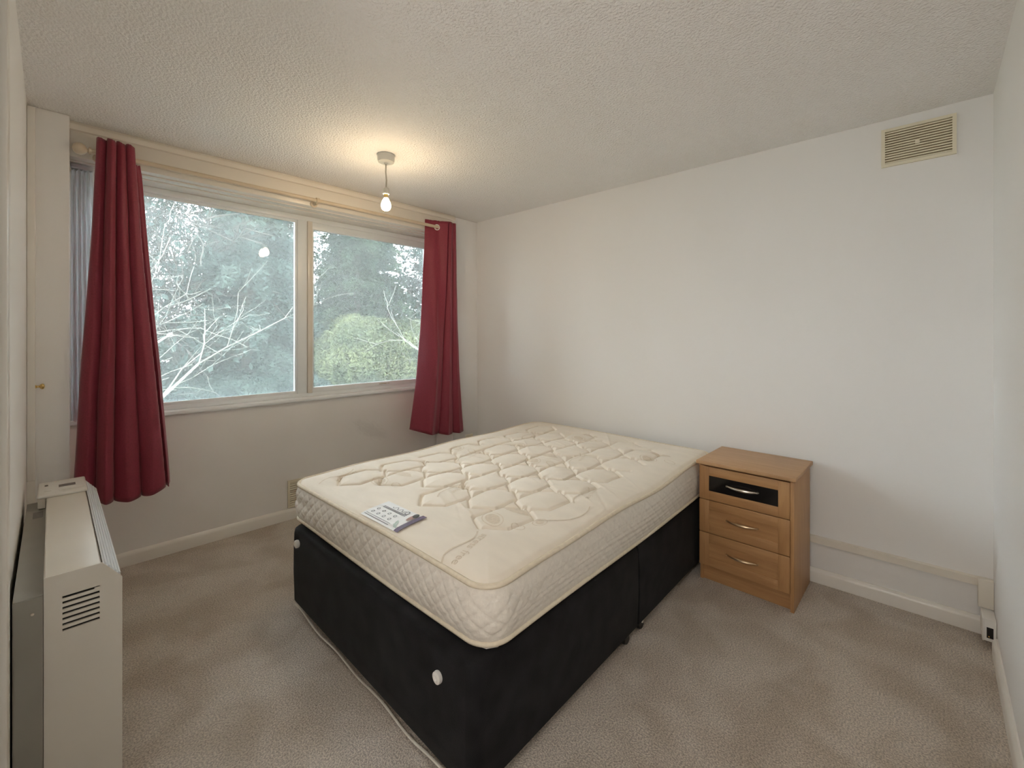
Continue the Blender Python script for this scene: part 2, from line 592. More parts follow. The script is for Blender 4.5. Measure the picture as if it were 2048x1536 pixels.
# skirting boards
def skirting(name, a, b, h, t, inward, m='gloss'):
    """straight board from a to b (plan points on the wall face); inward = unit vector into the room"""
    g = G()
    a = Vector((*a, 0)); b = Vector((*b, 0)); n = Vector((*inward, 0))
    prof = [(0, 0), (t, 0), (t, h*0.72), (t*0.75, h*0.88), (t*0.3, h), (0, h)]
    k = len(prof)
    vs = [a + n*p + Vector((0, 0, q)) for p, q in prof] + [b + n*p + Vector((0, 0, q)) for p, q in prof]
    fs = [tuple(range(k)), tuple(range(2*k-1, k-1, -1))] + [(i, (i+1) % k, (i+1) % k+k, i+k) for i in range(k)]
    g.add([v[:] for v in vs], fs)
    return tag(obj(name, g, m, keep=True, smooth=40), kind='structure')
skirting('baseboard_far', (PIER_R+0.002, YW), (PIER_L-0.002, YW), 0.078, 0.018, (0, 1))
skirting('baseboard_back', (hx(0.04), 0.04), (hx(YR-0.003), YR-0.003), 0.074, 0.018, (1, 0))
skirting('baseboard_right', (0.075, YR), (2.6, YR), 0.072, 0.016, (0, -1))

# cornice strip along the top of the beam
struct('trim_1', G().prism([(0.056, 2.352), (0.066, 2.356), (0.070, 2.372), (0.066, 2.385), (0.056, 2.389)], 0, PIER_R, PIER_L), 'beam')
# raised beads along the underside of the beam
for i, (y0, y1, d) in enumerate(((-0.02, 0.0, 0.008), (-0.105, -0.092, 0.007))):
    struct('trim_%d' % (i+2), G().box((PIER_R, y0, 2.222-d), (PIER_L, y1, 2.2225), 0.002), 'beam')
# door frame upright at the extreme left
struct('trim_4', G().box((XL-0.012, 1.58, 0.0), (XL+0.002, 1.66, 2.1), 0.004), 'gloss')

# ================================================================== WINDOW
YG = -0.25
win = thing('window_1', (1.49, YG, 0.84), kind='structure')
def wbox(name, lo, hi, m='winframe', bev=0.003, parent=win):
    return obj(name, G().box(lo, hi, bev), m, parent)
# ragged-edged window board
sill = G()
n = 90
P = np.zeros((n, 8, 3))
for i in range(n):
    x = PIER_R+0.004 + (PIER_L-PIER_R-0.008)*i/(n-1)
    w = 0.004*mnoise.noise((x*9, 0, 0)) + 0.002*mnoise.noise((x*31, 3, 0))
    prof = [(YG-0.05, 0.842), (YW-0.001, 0.842), (YW+0.016+w, 0.842+w*0.8), (YW+0.022+w, 0.850), (YW+0.021+w, 0.864), (YW+0.014, 0.871), (YG-0.05, 0.874), (YG-0.05, 0.842)]
    for j, (y, z) in enumerate(prof): P[i, j] = (x, y, z)
sill.grid(P)
obj('window_board', sill, 'winframe', win, smooth=40)
wbox('jamb', (PIER_R+0.001, YG-0.07, 0.874), (0.372, YG+0.018, 2.222))
wbox('jamb', (2.66, YG-0.07, 0.874), (PIER_L-0.001, YG+0.018, 2.222))
wbox('head', (0.372, YG-0.07, 2.185), (2.66, YG+0.016, 2.222))
wbox('bottom_rail', (0.372, YG-0.07, 0.872), (2.66, YG+0.010, 0.900))
wbox('mullion', (1.462, YG-0.07, 0.898), (1.531, YG+0.012, 2.187), bev=0.005)
wbox('parting_strip', (1.428, YG-0.06, 0.898), (1.4615, YG+0.026, 2.187), 'beam', bev=0.003)
# left light: slim beads around the fixed pane
wbox('glazing_bead', (1.531, YG-0.012, 0.899), (1.545, YG+0.002, 2.187))
wbox('glazing_bead', (2.646, YG-0.012, 0.899), (2.66, YG+0.002, 2.187))
wbox('glazing_bead', (1.545, YG-0.012, 0.899), (2.646, YG+0.004, 0.921))
wbox('glazing_bead', (1.545, YG-0.012, 2.165), (2.646, YG+0.004, 2.187))
# right light: opening sash
sash = wbox('sash_rail', (0.374, YG-0.03, 2.132), (1.428, YG+0.012, 2.186), bev=0.006)
wbox('sash_rail', (0.374, YG-0.03, 0.899), (1.428, YG+0.012, 0.938), bev=0.006)
wbox('sash_stile', (0.374, YG-0.03, 0.937), (0.400, YG+0.010, 2.133), bev=0.004)
wbox('sash_stile', (1.412, YG-0.03, 0.937), (1.428, YG+0.010, 2.133), bev=0.004)
wbox('sash_catch', (0.80, YG+0.011, 0.917), (0.87, YG+0.018, 0.926), 'steel', bev=0.002)
wbox('sash_catch', (0.77, YG+0.011, 0.918), (0.79, YG+0.016, 0.924), 'steel', bev=0.002)
# panes: dusty inner pane and a clear sealed pane behind it
def pane(x0, x1, z0, z1, y, m):
    wbox('pane', (x0, y-0.0015, z0), (x1, y+0.0015, z1), m, bev=0)
pane(1.545, 2.646, 0.921, 2.165, YG-0.006, 'dustyglass')
pane(1.531, 2.66, 0.90, 2.185, YG-0.050, 'glass')
pane(0.400, 1.412, 0.938, 2.132, YG-0.006, 'dustyglass')
pane(0.372, 1.428, 0.90, 2.185, YG-0.050, 'glass')

# ================================================================== CURTAIN POLE
ROD_Y, ROD_Z, ROD_R = 0.125, 2.247, 0.0125
pole = thing('curtain_pole', (1.5, ROD_Y, ROD_Z-0.03), 'cream wooden curtain pole with ball end across the window beam', 'curtain pole')
obj('rod', G().tube([(0.40, ROD_Y, ROD_Z), (2.655, ROD_Y, ROD_Z)], ROD_R, 20), 'rod', pole)
obj('finial', G().lathe([(0.004, 2.648), (0.017, 2.650), (0.017, 2.658), (0.009, 2.661), (0.010, 2.665), (0.021, 2.672), (0.028, 2.683), (0.0295, 2.692), (0.026, 2.704), (0.016, 2.714), (0.003, 2.718)], (0, ROD_Y, ROD_Z), 0, 24), 'rod', pole)
obj('finial', G().lathe([(0.003, 0.380), (0.012, 0.384), (0.016, 0.392), (0.016, 0.400), (0.004, 0.402)], (0, ROD_Y, ROD_Z), 0, 24), 'rod', pole)
for x in (2.62, 1.535, 0.44):
    b = G()
    b.lathe([(0.023, 0.056), (0.023, 0.066), (0.012, 0.070), (0.010, 0.112), (0.012, 0.118)], (x, 0, ROD_Z-0.012), 1, 16)
    b.lathe([(0.013, x-0.011), (0.0185, x-0.010), (0.0185, x+0.010), (0.013, x+0.011)], (0, ROD_Y, ROD_Z), 0, 20)
    obj('bracket', b, 'rod', pole)

# ================================================================== CURTAINS
def curtain(name, label, xt, xb, z_top, z_bot, cuts_top, cuts_bot, front, backs, pw, seed, eyes, hem, flap=0.0, turned=False, flare=(0.35, 0.65)):
    """cloth hanging in rounded lobes; cuts_* are the creases between lobes (0..1 across the width)"""
    root = thing(name, ((xb[0]+xb[1])/2, ROD_Y, z_bot), label, 'curtain', 'burgundy window curtains')
    nu, nv = 201, 70
    P = np.zeros((nv, nu, 3))
    for j in range(nv):
        t = j/(nv-1)                       # 0 top .. 1 bottom
        sp = t*t*(3-2*t)*flare[0] + t*flare[1] + (1-sum(flare))*t**2.6
        x0 = xt[0] + (xb[0]-xt[0])*sp
        x1 = xt[1] + (xb[1]-xt[1])*sp
        cuts = [a+(b-a)*t for a, b in zip(cuts_top, cuts_bot)]
        for i in range(nu):
            u = i/(nu-1)
            k = max(0, min(len(cuts)-2, sum(1 for c in cuts if c <= u)-1))
            w = (u-cuts[k])/(cuts[k+1]-cuts[k])
            w = min(1, max(0, w))
            lobe = max(0.0, math.sin(PI*w))**pw[k]
            fr = front*(1+0.25*math.sin(k*2.3+seed))*(1+0.25*t)
            b0 = backs[k] + (backs[k+1]-backs[k])*w
            bk = b0*(1+0.4*t) + 0.02*t
            if turned and k == len(cuts)-2:      # outer panel turns back across the pole towards the window
                l2 = min(1.0, w/0.07)**0.5*math.exp(-max(0.0, w-0.07)/0.23)
                m_ = max(0.0, 1-t*1.6)
                lobe = lobe*(1-m_) + l2*m_
            y = ROD_Y - bk + (fr+bk)*lobe + 0.008*t*mnoise.noise((u*4+seed, t*2.2, 1.7)) + 0.004*mnoise.noise((u*9, t*6, seed))
            if turned: y += (0.006+0.006*t)*math.sin(w*2*PI*1.5+1.0+0.8*t)*min(1.0, t*5)*(1 if k == len(cuts)-2 else 0.3)
            xx = x0 + (x1-x0)*u + 0.006*math.sin(2*PI*w)*(0.4+0.6*t) + 0.003*mnoise.noise((u*6, t*5, seed))
            z = z_top + (z_bot-z_top)*t + hem(u)*t
            z += (0.010*(w-0.5)*(1 if k else 0) + 0.004*mnoise.noise((u*30, seed, 0)))*max(0.0, 1-t*14) - 0.012*(lobe-0.5)*t*t
            if flap and k == 0:            # trailing edge hooked behind the pole
                y = ROD_Y - 0.030 - 0.015*(1-w)*(1-t) + (fr*0.6)*t*lobe
                z -= flap*max(0.0, 1-t*14)
            P[j, i] = (xx, y, z)
    g = G().grid(P)
    o = obj('cloth', g, 'curtain', root, smooth=180)
    sm = o.modifiers.new('thick', 'SOLIDIFY'); sm.thickness = 0.003; sm.offset = 0
    jr = int(round((z_top-ROD_Z)/(z_top-z_bot)*(nv-1)))
    if turned:
        d_ = P[jr, :, 1]-ROD_Y
        k = max(i for i in range(nu-1) if d_[i] > 0 >= d_[i+1])
        tg = P[jr, k+3]-P[jr, k-3]
        nrm_ = Vector((abs(tg[1]), abs(tg[0]), 0)).normalized()
        eyes = [(P[jr, k, 0]+0.002*nrm_.x, math.atan2(nrm_.y, nrm_.x), 0.002*nrm_.y)]
    for (x, ry, dy) in eyes:
        e = G()
        ring_ = []
        for k in range(24):
            a = 2*PI*k/24
            # ring lies in a plane whose normal is turned ry from the pole direction
            u_ = Vector((-math.sin(ry), math.cos(ry), 0)); v_ = Vector((0, 0, 1))
            ring_.append(Vector((x, ROD_Y+dy, ROD_Z-0.004)) + (u_*math.cos(a) + v_*math.sin(a))*0.0215)
        e.tube(ring_, 0.0045, 8, closed=True)
        obj('eyelet', e, 'white', root)
    return root
curtain('curtain', 'burgundy curtain at the left end of the pole, hanging just behind the heater',
        (2.458, 2.630), (2.335, 2.712), 2.312, 0.53, [0, 0.16, 0.38, 0.58, 0.79, 1.0], [0, 0.06, 0.33, 0.62, 0.80, 1.0],
        0.046, [0.02, -0.017, -0.017, -0.017, -0.017, -0.010], [0.8, 0.40, 0.40, 0.40, 0.45], 1.3, [(2.6, 0.35, 0.0)],
        lambda u: 0.030*(u-0.5) - 0.045*math.sin(u*PI), flap=0.075)
curtain('curtain', 'burgundy curtain beside the right pier, near the room corner',
        (0.352, 0.628), (0.262, 0.745), 2.300, 0.515, [0, 0.15, 0.36, 1.0], [0, 0.26, 0.56, 1.0],
        0.050, [-0.015, -0.018, -0.016, 0.045], [0.45, 0.45, 0.85], 4.1, [(0.512, 0.80, 0.002)],
        lambda u: 0.062*(u-0.45) - 0.020*math.sin(u*PI), turned=True, flare=(0.0, 0.18))

# white voile panel gathered at the left of the window
vo = thing('net_curtain', (2.68, -0.08, 0.86), 'white net curtain gathered behind the left burgundy curtain', 'net curtain')
nu, nv = 120, 30
P = np.zeros((nv, nu, 3))
for j in range(nv):
    t = j/(nv-1)
    for i in range(nu):
        u = i/(nu-1)
        P[j, i] = (2.632 - 0.02*t + (0.085+0.02*t)*u, -0.075 + 0.03*math.sin(u*5*2*PI)*(0.6+0.4*t) + 0.02*mnoise.noise((u*3, t*2, 5)), 2.205 - (2.205-0.885)*t)
obj('cloth', G().grid(P), 'voile', vo, smooth=180)
obj('header_tape', G().box((2.63, -0.10, 2.195), (2.718, -0.055, 2.221), 0.004), 'voile', vo)

# ================================================================== PENDANT LAMP
PX, PY = 1.416, 0.8085
pl = thing('pendant_lamp', (PX, PY, H), 'bare lit bulb hanging on a short flex from the ceiling rose', 'ceiling lamp')
obj('ceiling_rose', G().lathe([(0.030, 2.3995), (0.049, 2.3995), (0.050, 2.372), (0.046, 2.357), (0.034, 2.352), (0.012, 2.351), (0.009, 2.345)], (PX, PY, 0), 2, 40), 'rose', pl)
obj('flex', G().tube([(PX, PY, 2.350), (PX+0.002, PY, 2.30), (PX-0.002, PY+0.002, 2.25), (PX, PY, 2.200)], 0.0042, 10), 'cord', pl)
lh = obj('lamp_holder', G().lathe([(0.006, 2.206), (0.013, 2.204), (0.0155, 2.198), (0.0165, 2.176), (0.0185, 2.174), (0.0185, 2.168), (0.0165, 2.167)], (PX, PY, 0), 2, 24), 'rose', pl)
obj('bulb_cap', G().lathe([(0.012, 2.168), (0.0125, 2.148), (0.0135, 2.144)], (PX, PY, 0), 2, 24), 'brass', lh)
obj('bulb', G().lathe([(0.012, 2.1455), (0.0145, 2.138), (0.021, 2.127), (0.0265, 2.114), (0.0285, 2.100), (0.0265, 2.086), (0.020, 2.076), (0.011, 2.0705), (0.002, 2.069)], (PX, PY, 0), 2, 28), 'bulb', lh)

# ================================================================== WALL VENTS, SOCKETS, TRUNKING
def wall_vent(name, label, origin, along, inward, w, h, n_slats, group, latch):
    """origin = lower left corner on the wall, along = wall direction, inward = into the room"""
    o3 = Vector(origin); a = Vector(along); nrm = Vector(inward); up = Vector((0, 0, 1))
    root = thing(name, origin, label, 'vent', group)
    def B(u0, u1, v0, v1, d0, d1):
        c = [o3 + a*u + up*v + nrm*d for d in (d0, d1) for (u, v) in ((u0, v0), (u1, v0), (u1, v1), (u0, v1))]
        return [p[:] for p in c], [(0,1,2,3), (7,6,5,4), (0,4,5,1), (1,5,6,2), (2,6,7,3), (3,7,4,0)]
    bw = 0.014
    f = G()
    for r in ((0, w, 0, bw), (0, w, h-bw, h), (0, bw, bw, h-bw), (w-bw, w, bw, h-bw)):
        f.add(*B(*r, 0.0, 0.012))
    obj('frame', f, 'cream', root)
    obj('backing', G().add(*B(bw, w-bw, bw, h-bw, 0.0, 0.002)), 'ventdark', root)
    ih = h - 2*bw
    p = ih/n_slats
    for k in range(n_slats):
        v0 = bw + p*k + p*0.12
        g = G()
        # tilted blade, sloping down into the room
        q = [(0.0025, v0+p*0.62), (0.0045, v0+p*0.78), (0.011, v0+p*0.42), (0.009, v0+p*0.02)]
        vs = [(o3 + a*u + up*v + nrm*d)[:] for u in (bw, w-bw) for d, v in q]
        g.add(vs, [(0,1,2,3), (7,6,5,4), (0,4,5,1), (1,5,6,2), (2,6,7,3), (3,7,4,0)])
        obj('slat', g, 'cream', root, smooth=0)
    if latch:
        obj('slide_knob', G().add(*B(w*0.47, w*0.53, h*0.45, h*0.53, 0.009, 0.017)), 'cream', root)
    return root
wall_vent('wall_vent', 'cream louvred vent high on the plain wall near the ceiling corner', (hx(2.965)+0.0005, 2.965, 2.165), Vector((-0.028, 1, 0)).normalized(), Vector((1, 0.028, 0)).normalized(), 0.265, 0.186, 13, 'cream wall vents', True)
wall_vent('wall_vent', 'cream louvred vent low under the window, half hidden by the mattress', (1.608, YW+0.0005, 0.084), (-1, 0, 0), (0, 1, 0), 0.24, 0.195, 11, 'cream wall vents', False)

tk = thing('cable_trunking', (hx(2.0), 2.7, 0.213), 'cream plastic cable trunking running along the wall to the corner', 'trunking')
v0 = G()
def along_back(y0, y1, z0, z1, d, b=0.0):
    vs = []
    for y in (y0, y1):
        x = hx(y)+0.0005
        for (dx, z) in ((0, z0), (d, z0+b), (d, z1-b), (0, z1)):
            vs.append((x+dx, y, z))
    return vs, [(0,1,2,3), (7,6,5,4), (0,4,5,1), (1,5,6,2), (2,6,7,3), (3,7,4,0)]
v0.add(*along_back(2.10, 3.296, 0.212, 0.249, 0.022, 0.002))
obj('channel', v0, 'creamlight', tk)
obj('elbow_box', G().box((hx(3.3)+0.001, 3.296, 0.128), (hx(3.3)+0.036, YR-0.0005, 0.252), 0.003), 'creamlight', tk)

so = thing('socket_box', (0.0, 3.32, 0.03), 'white surface socket box with an open side hole low in the corner', 'socket')
x0, x1 = hx(3.3)+0.02, 0.045
g = G()
g.box((x0, 3.309, 0.036), (x1-0.003, YR-0.001, 0.126))
obj('back_box', g, 'white', so)
# open knock-out in the end of the box: rim pieces round a dark hole
r = G()
for lo, hi in (((x1-0.003, 3.309, 0.036), (x1, 3.316, 0.126)), ((x1-0.003, 3.336, 0.036), (x1, YR-0.001, 0.126)),
               ((x1-0.003, 3.316, 0.036), (x1, 3.336, 0.048)), ((x1-0.003, 3.316, 0.094), (x1, 3.336, 0.126))):
    r.box(lo, hi)
obj('end_rim', r, 'white', so)
obj('hole', G().box((x1-0.0028, 3.316, 0.048), (x1-0.002, 3.336, 0.094)), 'dark', so)
obj('terminal', G().box((x1-0.0022, 3.320, 0.052), (x1-0.0008, 3.325, 0.058), 0.0005), 'brass', so)
obj('face_plate', G().box((x0, 3.303, 0.034), (x1+0.002, 3.309, 0.128), 0.002), 'white', so)

ps = thing('wall_socket', (0.103, 0.03, 0.335), 'small beige socket plate on the pier behind the bed', 'socket')
obj('plate', G().box((0.060, 0.0302, 0.335), (0.146, 0.040, 0.412), 0.003), 'cream', ps)
obj('rocker', G().box((0.075, 0.040, 0.378), (0.092, 0.044, 0.396), 0.001), 'cream', ps)
for xx in (0.115, 0.125): obj('pin_hole', G().box((xx, 0.0400, 0.352), (xx+0.004, 0.0404, 0.360)), 'dark', ps)

# cupboard door edge with brass knob in the left corner
cd = thing('cupboard_door', (2.85, 0.14, 0.0), 'white painted cupboard door edge with a small brass knob in the left corner', 'cupboard door')
obj('door_stile', G().box((2.838, 0.1205, 0.66), (XL-0.0005, 0.158, 2.385), 0.003), 'gloss', cd)
obj('door_stile', G().box((2.838, 0.1205, 0.005), (XL-0.0005, 0.158, 0.6595), 0.0), 'gloss', cd)
obj('knob', G().lathe([(0.0075, 2.8385), (0.0085, 2.8365), (0.005, 2.833), (0.0045, 2.826), (0.0105, 2.821), (0.0135, 2.816), (0.012, 2.811), (0.005, 2.808), (0.001, 2.8075)], (0, 0.143, 1.092), 0, 20), 'brass', cd)

# ================================================================== STORAGE HEATER
HX0, HX1 = 2.645, 2.800      # front, back of the white casing
HY0, HY1 = 0.385, 1.445
HZ = 0.68
CX, CZ = 2.686, 0.628        # chamfer
ht = thing('storage_heater', (2.72, 0.92, 0.0), 'cream storage heater with side vent slots standing along the left wall', 'heater')
prof = [(HX1, 0.012), (HX1, HZ), (CX, HZ), (HX0, CZ), (HX0, 0.012)]
body = obj('casing', G().prism(prof, 1, HY0+0.012, HY1-0.008), 'heater', ht, smooth=20)
obj('lid', G().box((CX+0.004, HY0+0.03, HZ-0.002), (HX1-0.002, HY1-0.010, HZ+0.003), 0.0015), 'heater', body)
# end panel with real slots (boxes around the openings)
ep = G()
ya, yb = HY1-0.006, HY1
sx0, sx1 = 2.691, 2.765
ep.prism([(HX1, 0.620), (HX1, HZ+0.004), (CX, HZ+0.004), (HX0-0.002, CZ), (HX0-0.002, 0.620)], 1, ya, yb)
ep.box((HX0-0.002, ya, 0.01), (sx0, yb, 0.620)); ep.box((sx1, ya, 0.01), (HX1, yb, 0.620))
ep.box((sx0, ya, 0.01), (sx1, yb, 0.527))
pitch = 0.0148
for k in range(7):
    z0 = 0.527 + pitch*k
    ep.box((sx0, ya, z0+0.0064), (sx1, yb, z0+pitch if k < 6 else 0.620))
ep.box((sx0, ya, 0.527+6*pitch), (sx0+0.011, yb, 0.527+6*pitch+0.0065))
obj('end_panel', ep, 'heater', ht, smooth=20)
obj('slot_void', G().box((sx0-0.002, ya-0.0012, 0.520), (sx1+0.002, ya-0.0002, 0.624)), 'dark', ht)
obj('end_panel', G().prism([(HX1, 0.01), (HX1, HZ+0.004), (CX, HZ+0.004), (HX0-0.002, CZ), (HX0-0.002, 0.01)], 1, HY0, HY0+0.010), 'heater', ht, smooth=20)
# sloping outlet grille on the chamfer: five metal bars on a tray, painted pale
sl = Vector((HX0-CX, 0, CZ-HZ)); ln = sl.length; sl.normalize()
nr = Vector((-sl.z, 0, sl.x))
if nr.x > 0: nr = -nr
def slope_bar(u0, u1, d0, d1, y0, y1):
    vs = []
    for y in (y0, y1):
        for (u, d) in ((u0, d0), (u1, d0), (u1, d1), (u0, d1)):
            p = Vector((CX, y, HZ)) + sl*u + nr*d
            vs.append(p[:])
    return vs, [(0,1,2,3), (7,6,5,4), (0,4,5,1), (1,5,6,2), (2,6,7,3), (3,7,4,0)]
gr = obj('outlet_grille', G().add(*slope_bar(0.004, ln-0.004, -0.001, 0.0015, HY0+0.02, HY1-0.012)), 'heatgrille', ht)
for k in range(5):
    u = 0.006 + (ln-0.012)*k/4.6
    obj('grille_bar', G().add(*slope_bar(u, u+0.006, 0.001, 0.005, HY0+0.02, HY1-0.012)), 'heatgrille', gr)
obj('seam', G().add(*slope_bar(-0.002, 0.001, 0.0, 0.001, HY0+0.02, HY1-0.012)), 'dark', gr)
# raised control panel at the far end
cp = obj('control_panel', G().box((2.682, HY0-0.004, HZ+0.002), (2.826, HY0+0.225, HZ+0.016), 0.006, 3), 'white', ht)
obj('control_panel_side', G().box((2.802, HY0, 0.645), (2.824, HY0+0.222, HZ+0.010), 0.003), 'heater', ht)
obj('display', G().box((2.715, HY0+0.085, HZ+0.0158), (2.765, HY0+0.125, HZ+0.0168)), 'display', cp)
obj('button', G().box((2.796, HY0+0.060, HZ+0.0155), (2.806, HY0+0.075, HZ+0.018), 0.001), 'display', cp)
obj('button', G().box((2.785, HY0+0.150, HZ+0.0155), (2.806, HY0+0.166, HZ+0.0175), 0.001), 'white', cp)
obj('button', G().box((2.690, HY0+0.165, HZ+0.0155), (2.765, HY0+0.188, HZ+0.0195), 0.002), 'white', cp)
# grey steel back box between casing and wall
bb = obj('back_box', G().box((HX1+0.001, HY0+0.10, 0.012), (XL-0.010, HY1+0.002, 0.642)), 'heatgrey', ht)
obj('back_box_front', G().box((HX1+0.001, HY1+0.002, 0.012), (XL-0.012, HY1+0.004, 0.640)), 'heatgrey', bb)
obj('rating_plate', G().box((2.808, HY0+0.25, 0.6421), (2.835, HY0+0.33, 0.6428)), 'display', bb)
obj('screw', G().lathe([(0.0035, HY1+0.004), (0.0035, HY1+0.0055), (0.001, HY1+0.006)], (2.820, 0, 0.60), 1, 12), 'steel', bb)
for yy in (0.50, 1.33):
    obj('foot', G().box((2.66, yy, 0.0), (2.79, yy+0.05, 0.012)), 'heatgrey', ht)

# ================================================================== DIVAN BED BASE
def quadmap(fl, fr, hl, hr):
    fl, fr, hl, hr = [np.array(q, float) for q in (fl, fr, hl, hr)]
    def f(u, v):   # u: 0 head .. 1 foot, v: 0 left .. 1 right
        u = np.asarray(u, float)[..., None]; v = np.asarray(v, float)[..., None]
        return (1-u)*((1-v)*hl+v*hr) + u*((1-v)*fl+v*fr)
    return f
DM = quadmap((1.98, 0.90), (1.985, 2.245), (0.03, 0.865), (0.03, 2.192))
DZ0, DZ1 = 0.055, 0.408
dv = thing('divan_base', (1.0, 1.55, 0.0), 'black fabric divan bed base in two halves under the mattress', 'bed base')
def rounded_loop(u0, u1, round_u0, round_u1, r=0.03, n=6):
    """rounded rectangle outline in bed space -> world plan points"""
    L_, W_ = 1.95, 1.34
    pts = []
    def corner(cu, cv, a0, rr):
        for k in range(n+1):
            a = a0 + PI/2*k/n
            pts.append((cu + rr*math.cos(a), cv + rr*math.sin(a)))
    x0, x1 = u0*L_, u1*L_
    ra = r if round_u0 else 0.006; rb = r if round_u1 else 0.006
    corner(x1-rb, W_-rb, 0, rb); corner(x0+ra, W_-ra, PI/2, ra); corner(x0+ra, ra, PI, ra); corner(x1-rb, rb, 1.5*PI, rb)
    return [DM(p[0]/L_, p[1]/W_) for p in pts]
for (u0, u1, ra, rb) in ((0.0, 0.497, True, False), (0.501, 1.0, False, True)):
    lp = rounded_loop(u0, u1, ra, rb, 0.04)
    cx = np.mean([p for p in lp], axis=0)
    g = G()
    rows = [(DZ0, -0.006), (DZ0+0.004, -0.001), (DZ0+0.05, 0.0), (DZ0+0.15, 0.003), (DZ0+0.25, 0.002), (DZ1-0.03, 0.0), (DZ1-0.010, -0.004), (DZ1-0.002, -0.012), (DZ1, -0.025)]
    P = np.zeros((len(rows), len(lp)+1, 3))
    for i, (z, off) in enumerate(rows):
        for j in range(len(lp)+1):
            p = lp[j % len(lp)]
            d = p - cx
            d = d/np.abs(d).max()
            q = p + np.sign(d)*np.where(np.abs(d) > 0.9, 1, np.abs(d))*off
            P[i, j] = (q[0], q[1], z)
    g.grid(P)
    m = len(lp)+1
    g.f.append(tuple(range(m-1)))
    g.f.append(tuple(range((len(rows)-1)*m, len(rows)*m-1)))
    half = obj('base_half', g, 'divan', dv, smooth=50)
# white under-hem showing along the foot edge and the foot half
hm = G()
pa, pb = DM(0.998, 0.015), DM(0.998, 0.985)
pts = []
for k in range(40):
    t = k/39
    p = pa + (pb-pa)*t
    pts.append((p[0]-0.006+0.006*math.sin(t*9), p[1], 0.022 + 0.010*math.sin(t*7+1) + 0.006*math.sin(t*23)))
hm.tube(pts, 0.004, 6)
obj('hem', hm, 'hem', dv)
pa, pb = DM(0.55, 0.992), DM(0.97, 0.992)
obj('underside', G().add([(*DM(0.02, 0.02), DZ0-0.006), (*DM(0.99, 0.02), DZ0-0.006), (*DM(0.99, 0.98), DZ0-0.006), (*DM(0.02, 0.98), DZ0-0.006),
                          (*DM(0.02, 0.02), DZ0+0.001), (*DM(0.99, 0.02), DZ0+0.001), (*DM(0.99, 0.98), DZ0+0.001), (*DM(0.02, 0.98), DZ0+0.001)],
                         [(0,3,2,1), (4,5,6,7), (0,1,5,4), (1,2,6,5), (2,3,7,6), (3,0,4,7)]), 'hem', dv)
# castors
for (u, v) in ((0.96, 0.05), (0.96, 0.95), (0.535, 0.978), (0.465, 0.978), (0.535, 0.05), (0.465, 0.05), (0.05, 0.05), (0.05, 0.95)):
    p = DM(u, v)
    c = G()
    c.lathe([(0.004, -0.011), (0.019, -0.011), (0.022, -0.006), (0.022, 0.006), (0.019, 0.011), (0.004, 0.011)], (p[0], p[1], 0.0225), 1, 18)
    c.box((p[0]-0.012, p[1]-0.013, 0.030), (p[0]+0.012, p[1]+0.013, DZ0-0.003), 0.003)
    k = obj('castor', c, 'caster', dv)
    if abs(u-0.465) < 1e-6 and v > 0.5:
        obj('castor_clip', G().box((p[0]-0.006, p[1]+0.0125, 0.032), (p[0]+0.006, p[1]+0.018, 0.048), 0.002), 'white', k)
# white headboard-bolt caps on the foot face
for (y, z) in ((0.995, 0.352), (2.085, 0.312)):
    x = 1.981
    kb = obj('bolt_cap', G().lathe([(0.012, x), (0.0165, x+0.002), (0.0185, x+0.008), (0.0175, x+0.016), (0.012, x+0.019), (0.008, x+0.019), (0.0065, x+0.014), (0.001, x+0.014)], (0, y, z), 0, 24), 'white', dv)

# ================================================================== MATTRESS
MM = quadmap((1.945, 0.830), (1.925, 2.235), (0.025, 0.800), (0.030, 2.186))
ML, MW = 1.92, 1.40
MZ0, MZT = 0.411, 0.605
mt = thing('mattress', (1.0, 1.53, MZ0), 'cream quilted mattress with hexagon stitching lying on the black base', 'mattress')
# honeycomb stitch lines in mattress space (x along length from head, y from left)
PXH, PYH = 0.262, 0.170
edges = []
def hexcell(cx, cy):
    a = PXH/2
    w = PYH*0.52
    return [(cx-a, cy), (cx-a*0.52, cy-w), (cx+a*0.52, cy-w), (cx+a, cy), (cx+a*0.52, cy+w), (cx-a*0.52, cy+w)]
rr = random.Random(11)
seen = set()
for r_ in range(6):
    for c_ in range(7):
        cx = 0.26 + c_*PXH*0.90 + (PXH*0.45 if r_ % 2 else 0)
        cy = 0.255 + r_*PYH*1.02
        if cx > 1.74 or (cx > 1.6 and 0.5 < cy < 0.95): continue
        h_ = hexcell(cx, cy)
        # leave some sides unstitched, as in the quilting
        for k in range(6):
            p, q = h_[k], h_[(k+1) % 6]
            key = (round((p[0]+q[0])/0.05), round((p[1]+q[1])/0.05))
            if key in seen: continue
            seen.add(key)
            if rr.random() < 0.06: continue
            edges.append((p, q))
E_ = np.array(edges)
def warp(x, y):
    return x + 0.008*np.sin(9*y+2*x) + 0.003*np.sin(23*y), y + 0.008*np.sin(8*x+1.0) + 0.004*np.sin(26*x+3*y)
def quilt(x, y):
    """surface height over the panel, metres"""
    xs, ys = warp(x, y)
    sh = xs.shape
    pt = np.stack([xs.ravel(), ys.ravel()], 1)
    out = np.full(len(pt), 9.0)
    for (p, q) in E_:
        p = np.array(p); q = np.array(q)
        d = q-p
        t = np.clip(((pt-p)@d)/(d@d), 0, 1)
        dist = np.hypot(pt[:, 0]-p[0]-t*d[0], pt[:, 1]-p[1]-t*d[1])
        np.minimum(out, dist, out)
    dist = out.reshape(sh)
    lab_ = np.clip(np.maximum(np.abs(x-1.84)-0.075, np.abs(y-0.775)-0.14)/0.03, 0, 1)   # flat under the label
    return lab_*(-0.0105*np.exp(-(dist/0.0065)**2) - 0.0105*np.exp(-dist/0.028))
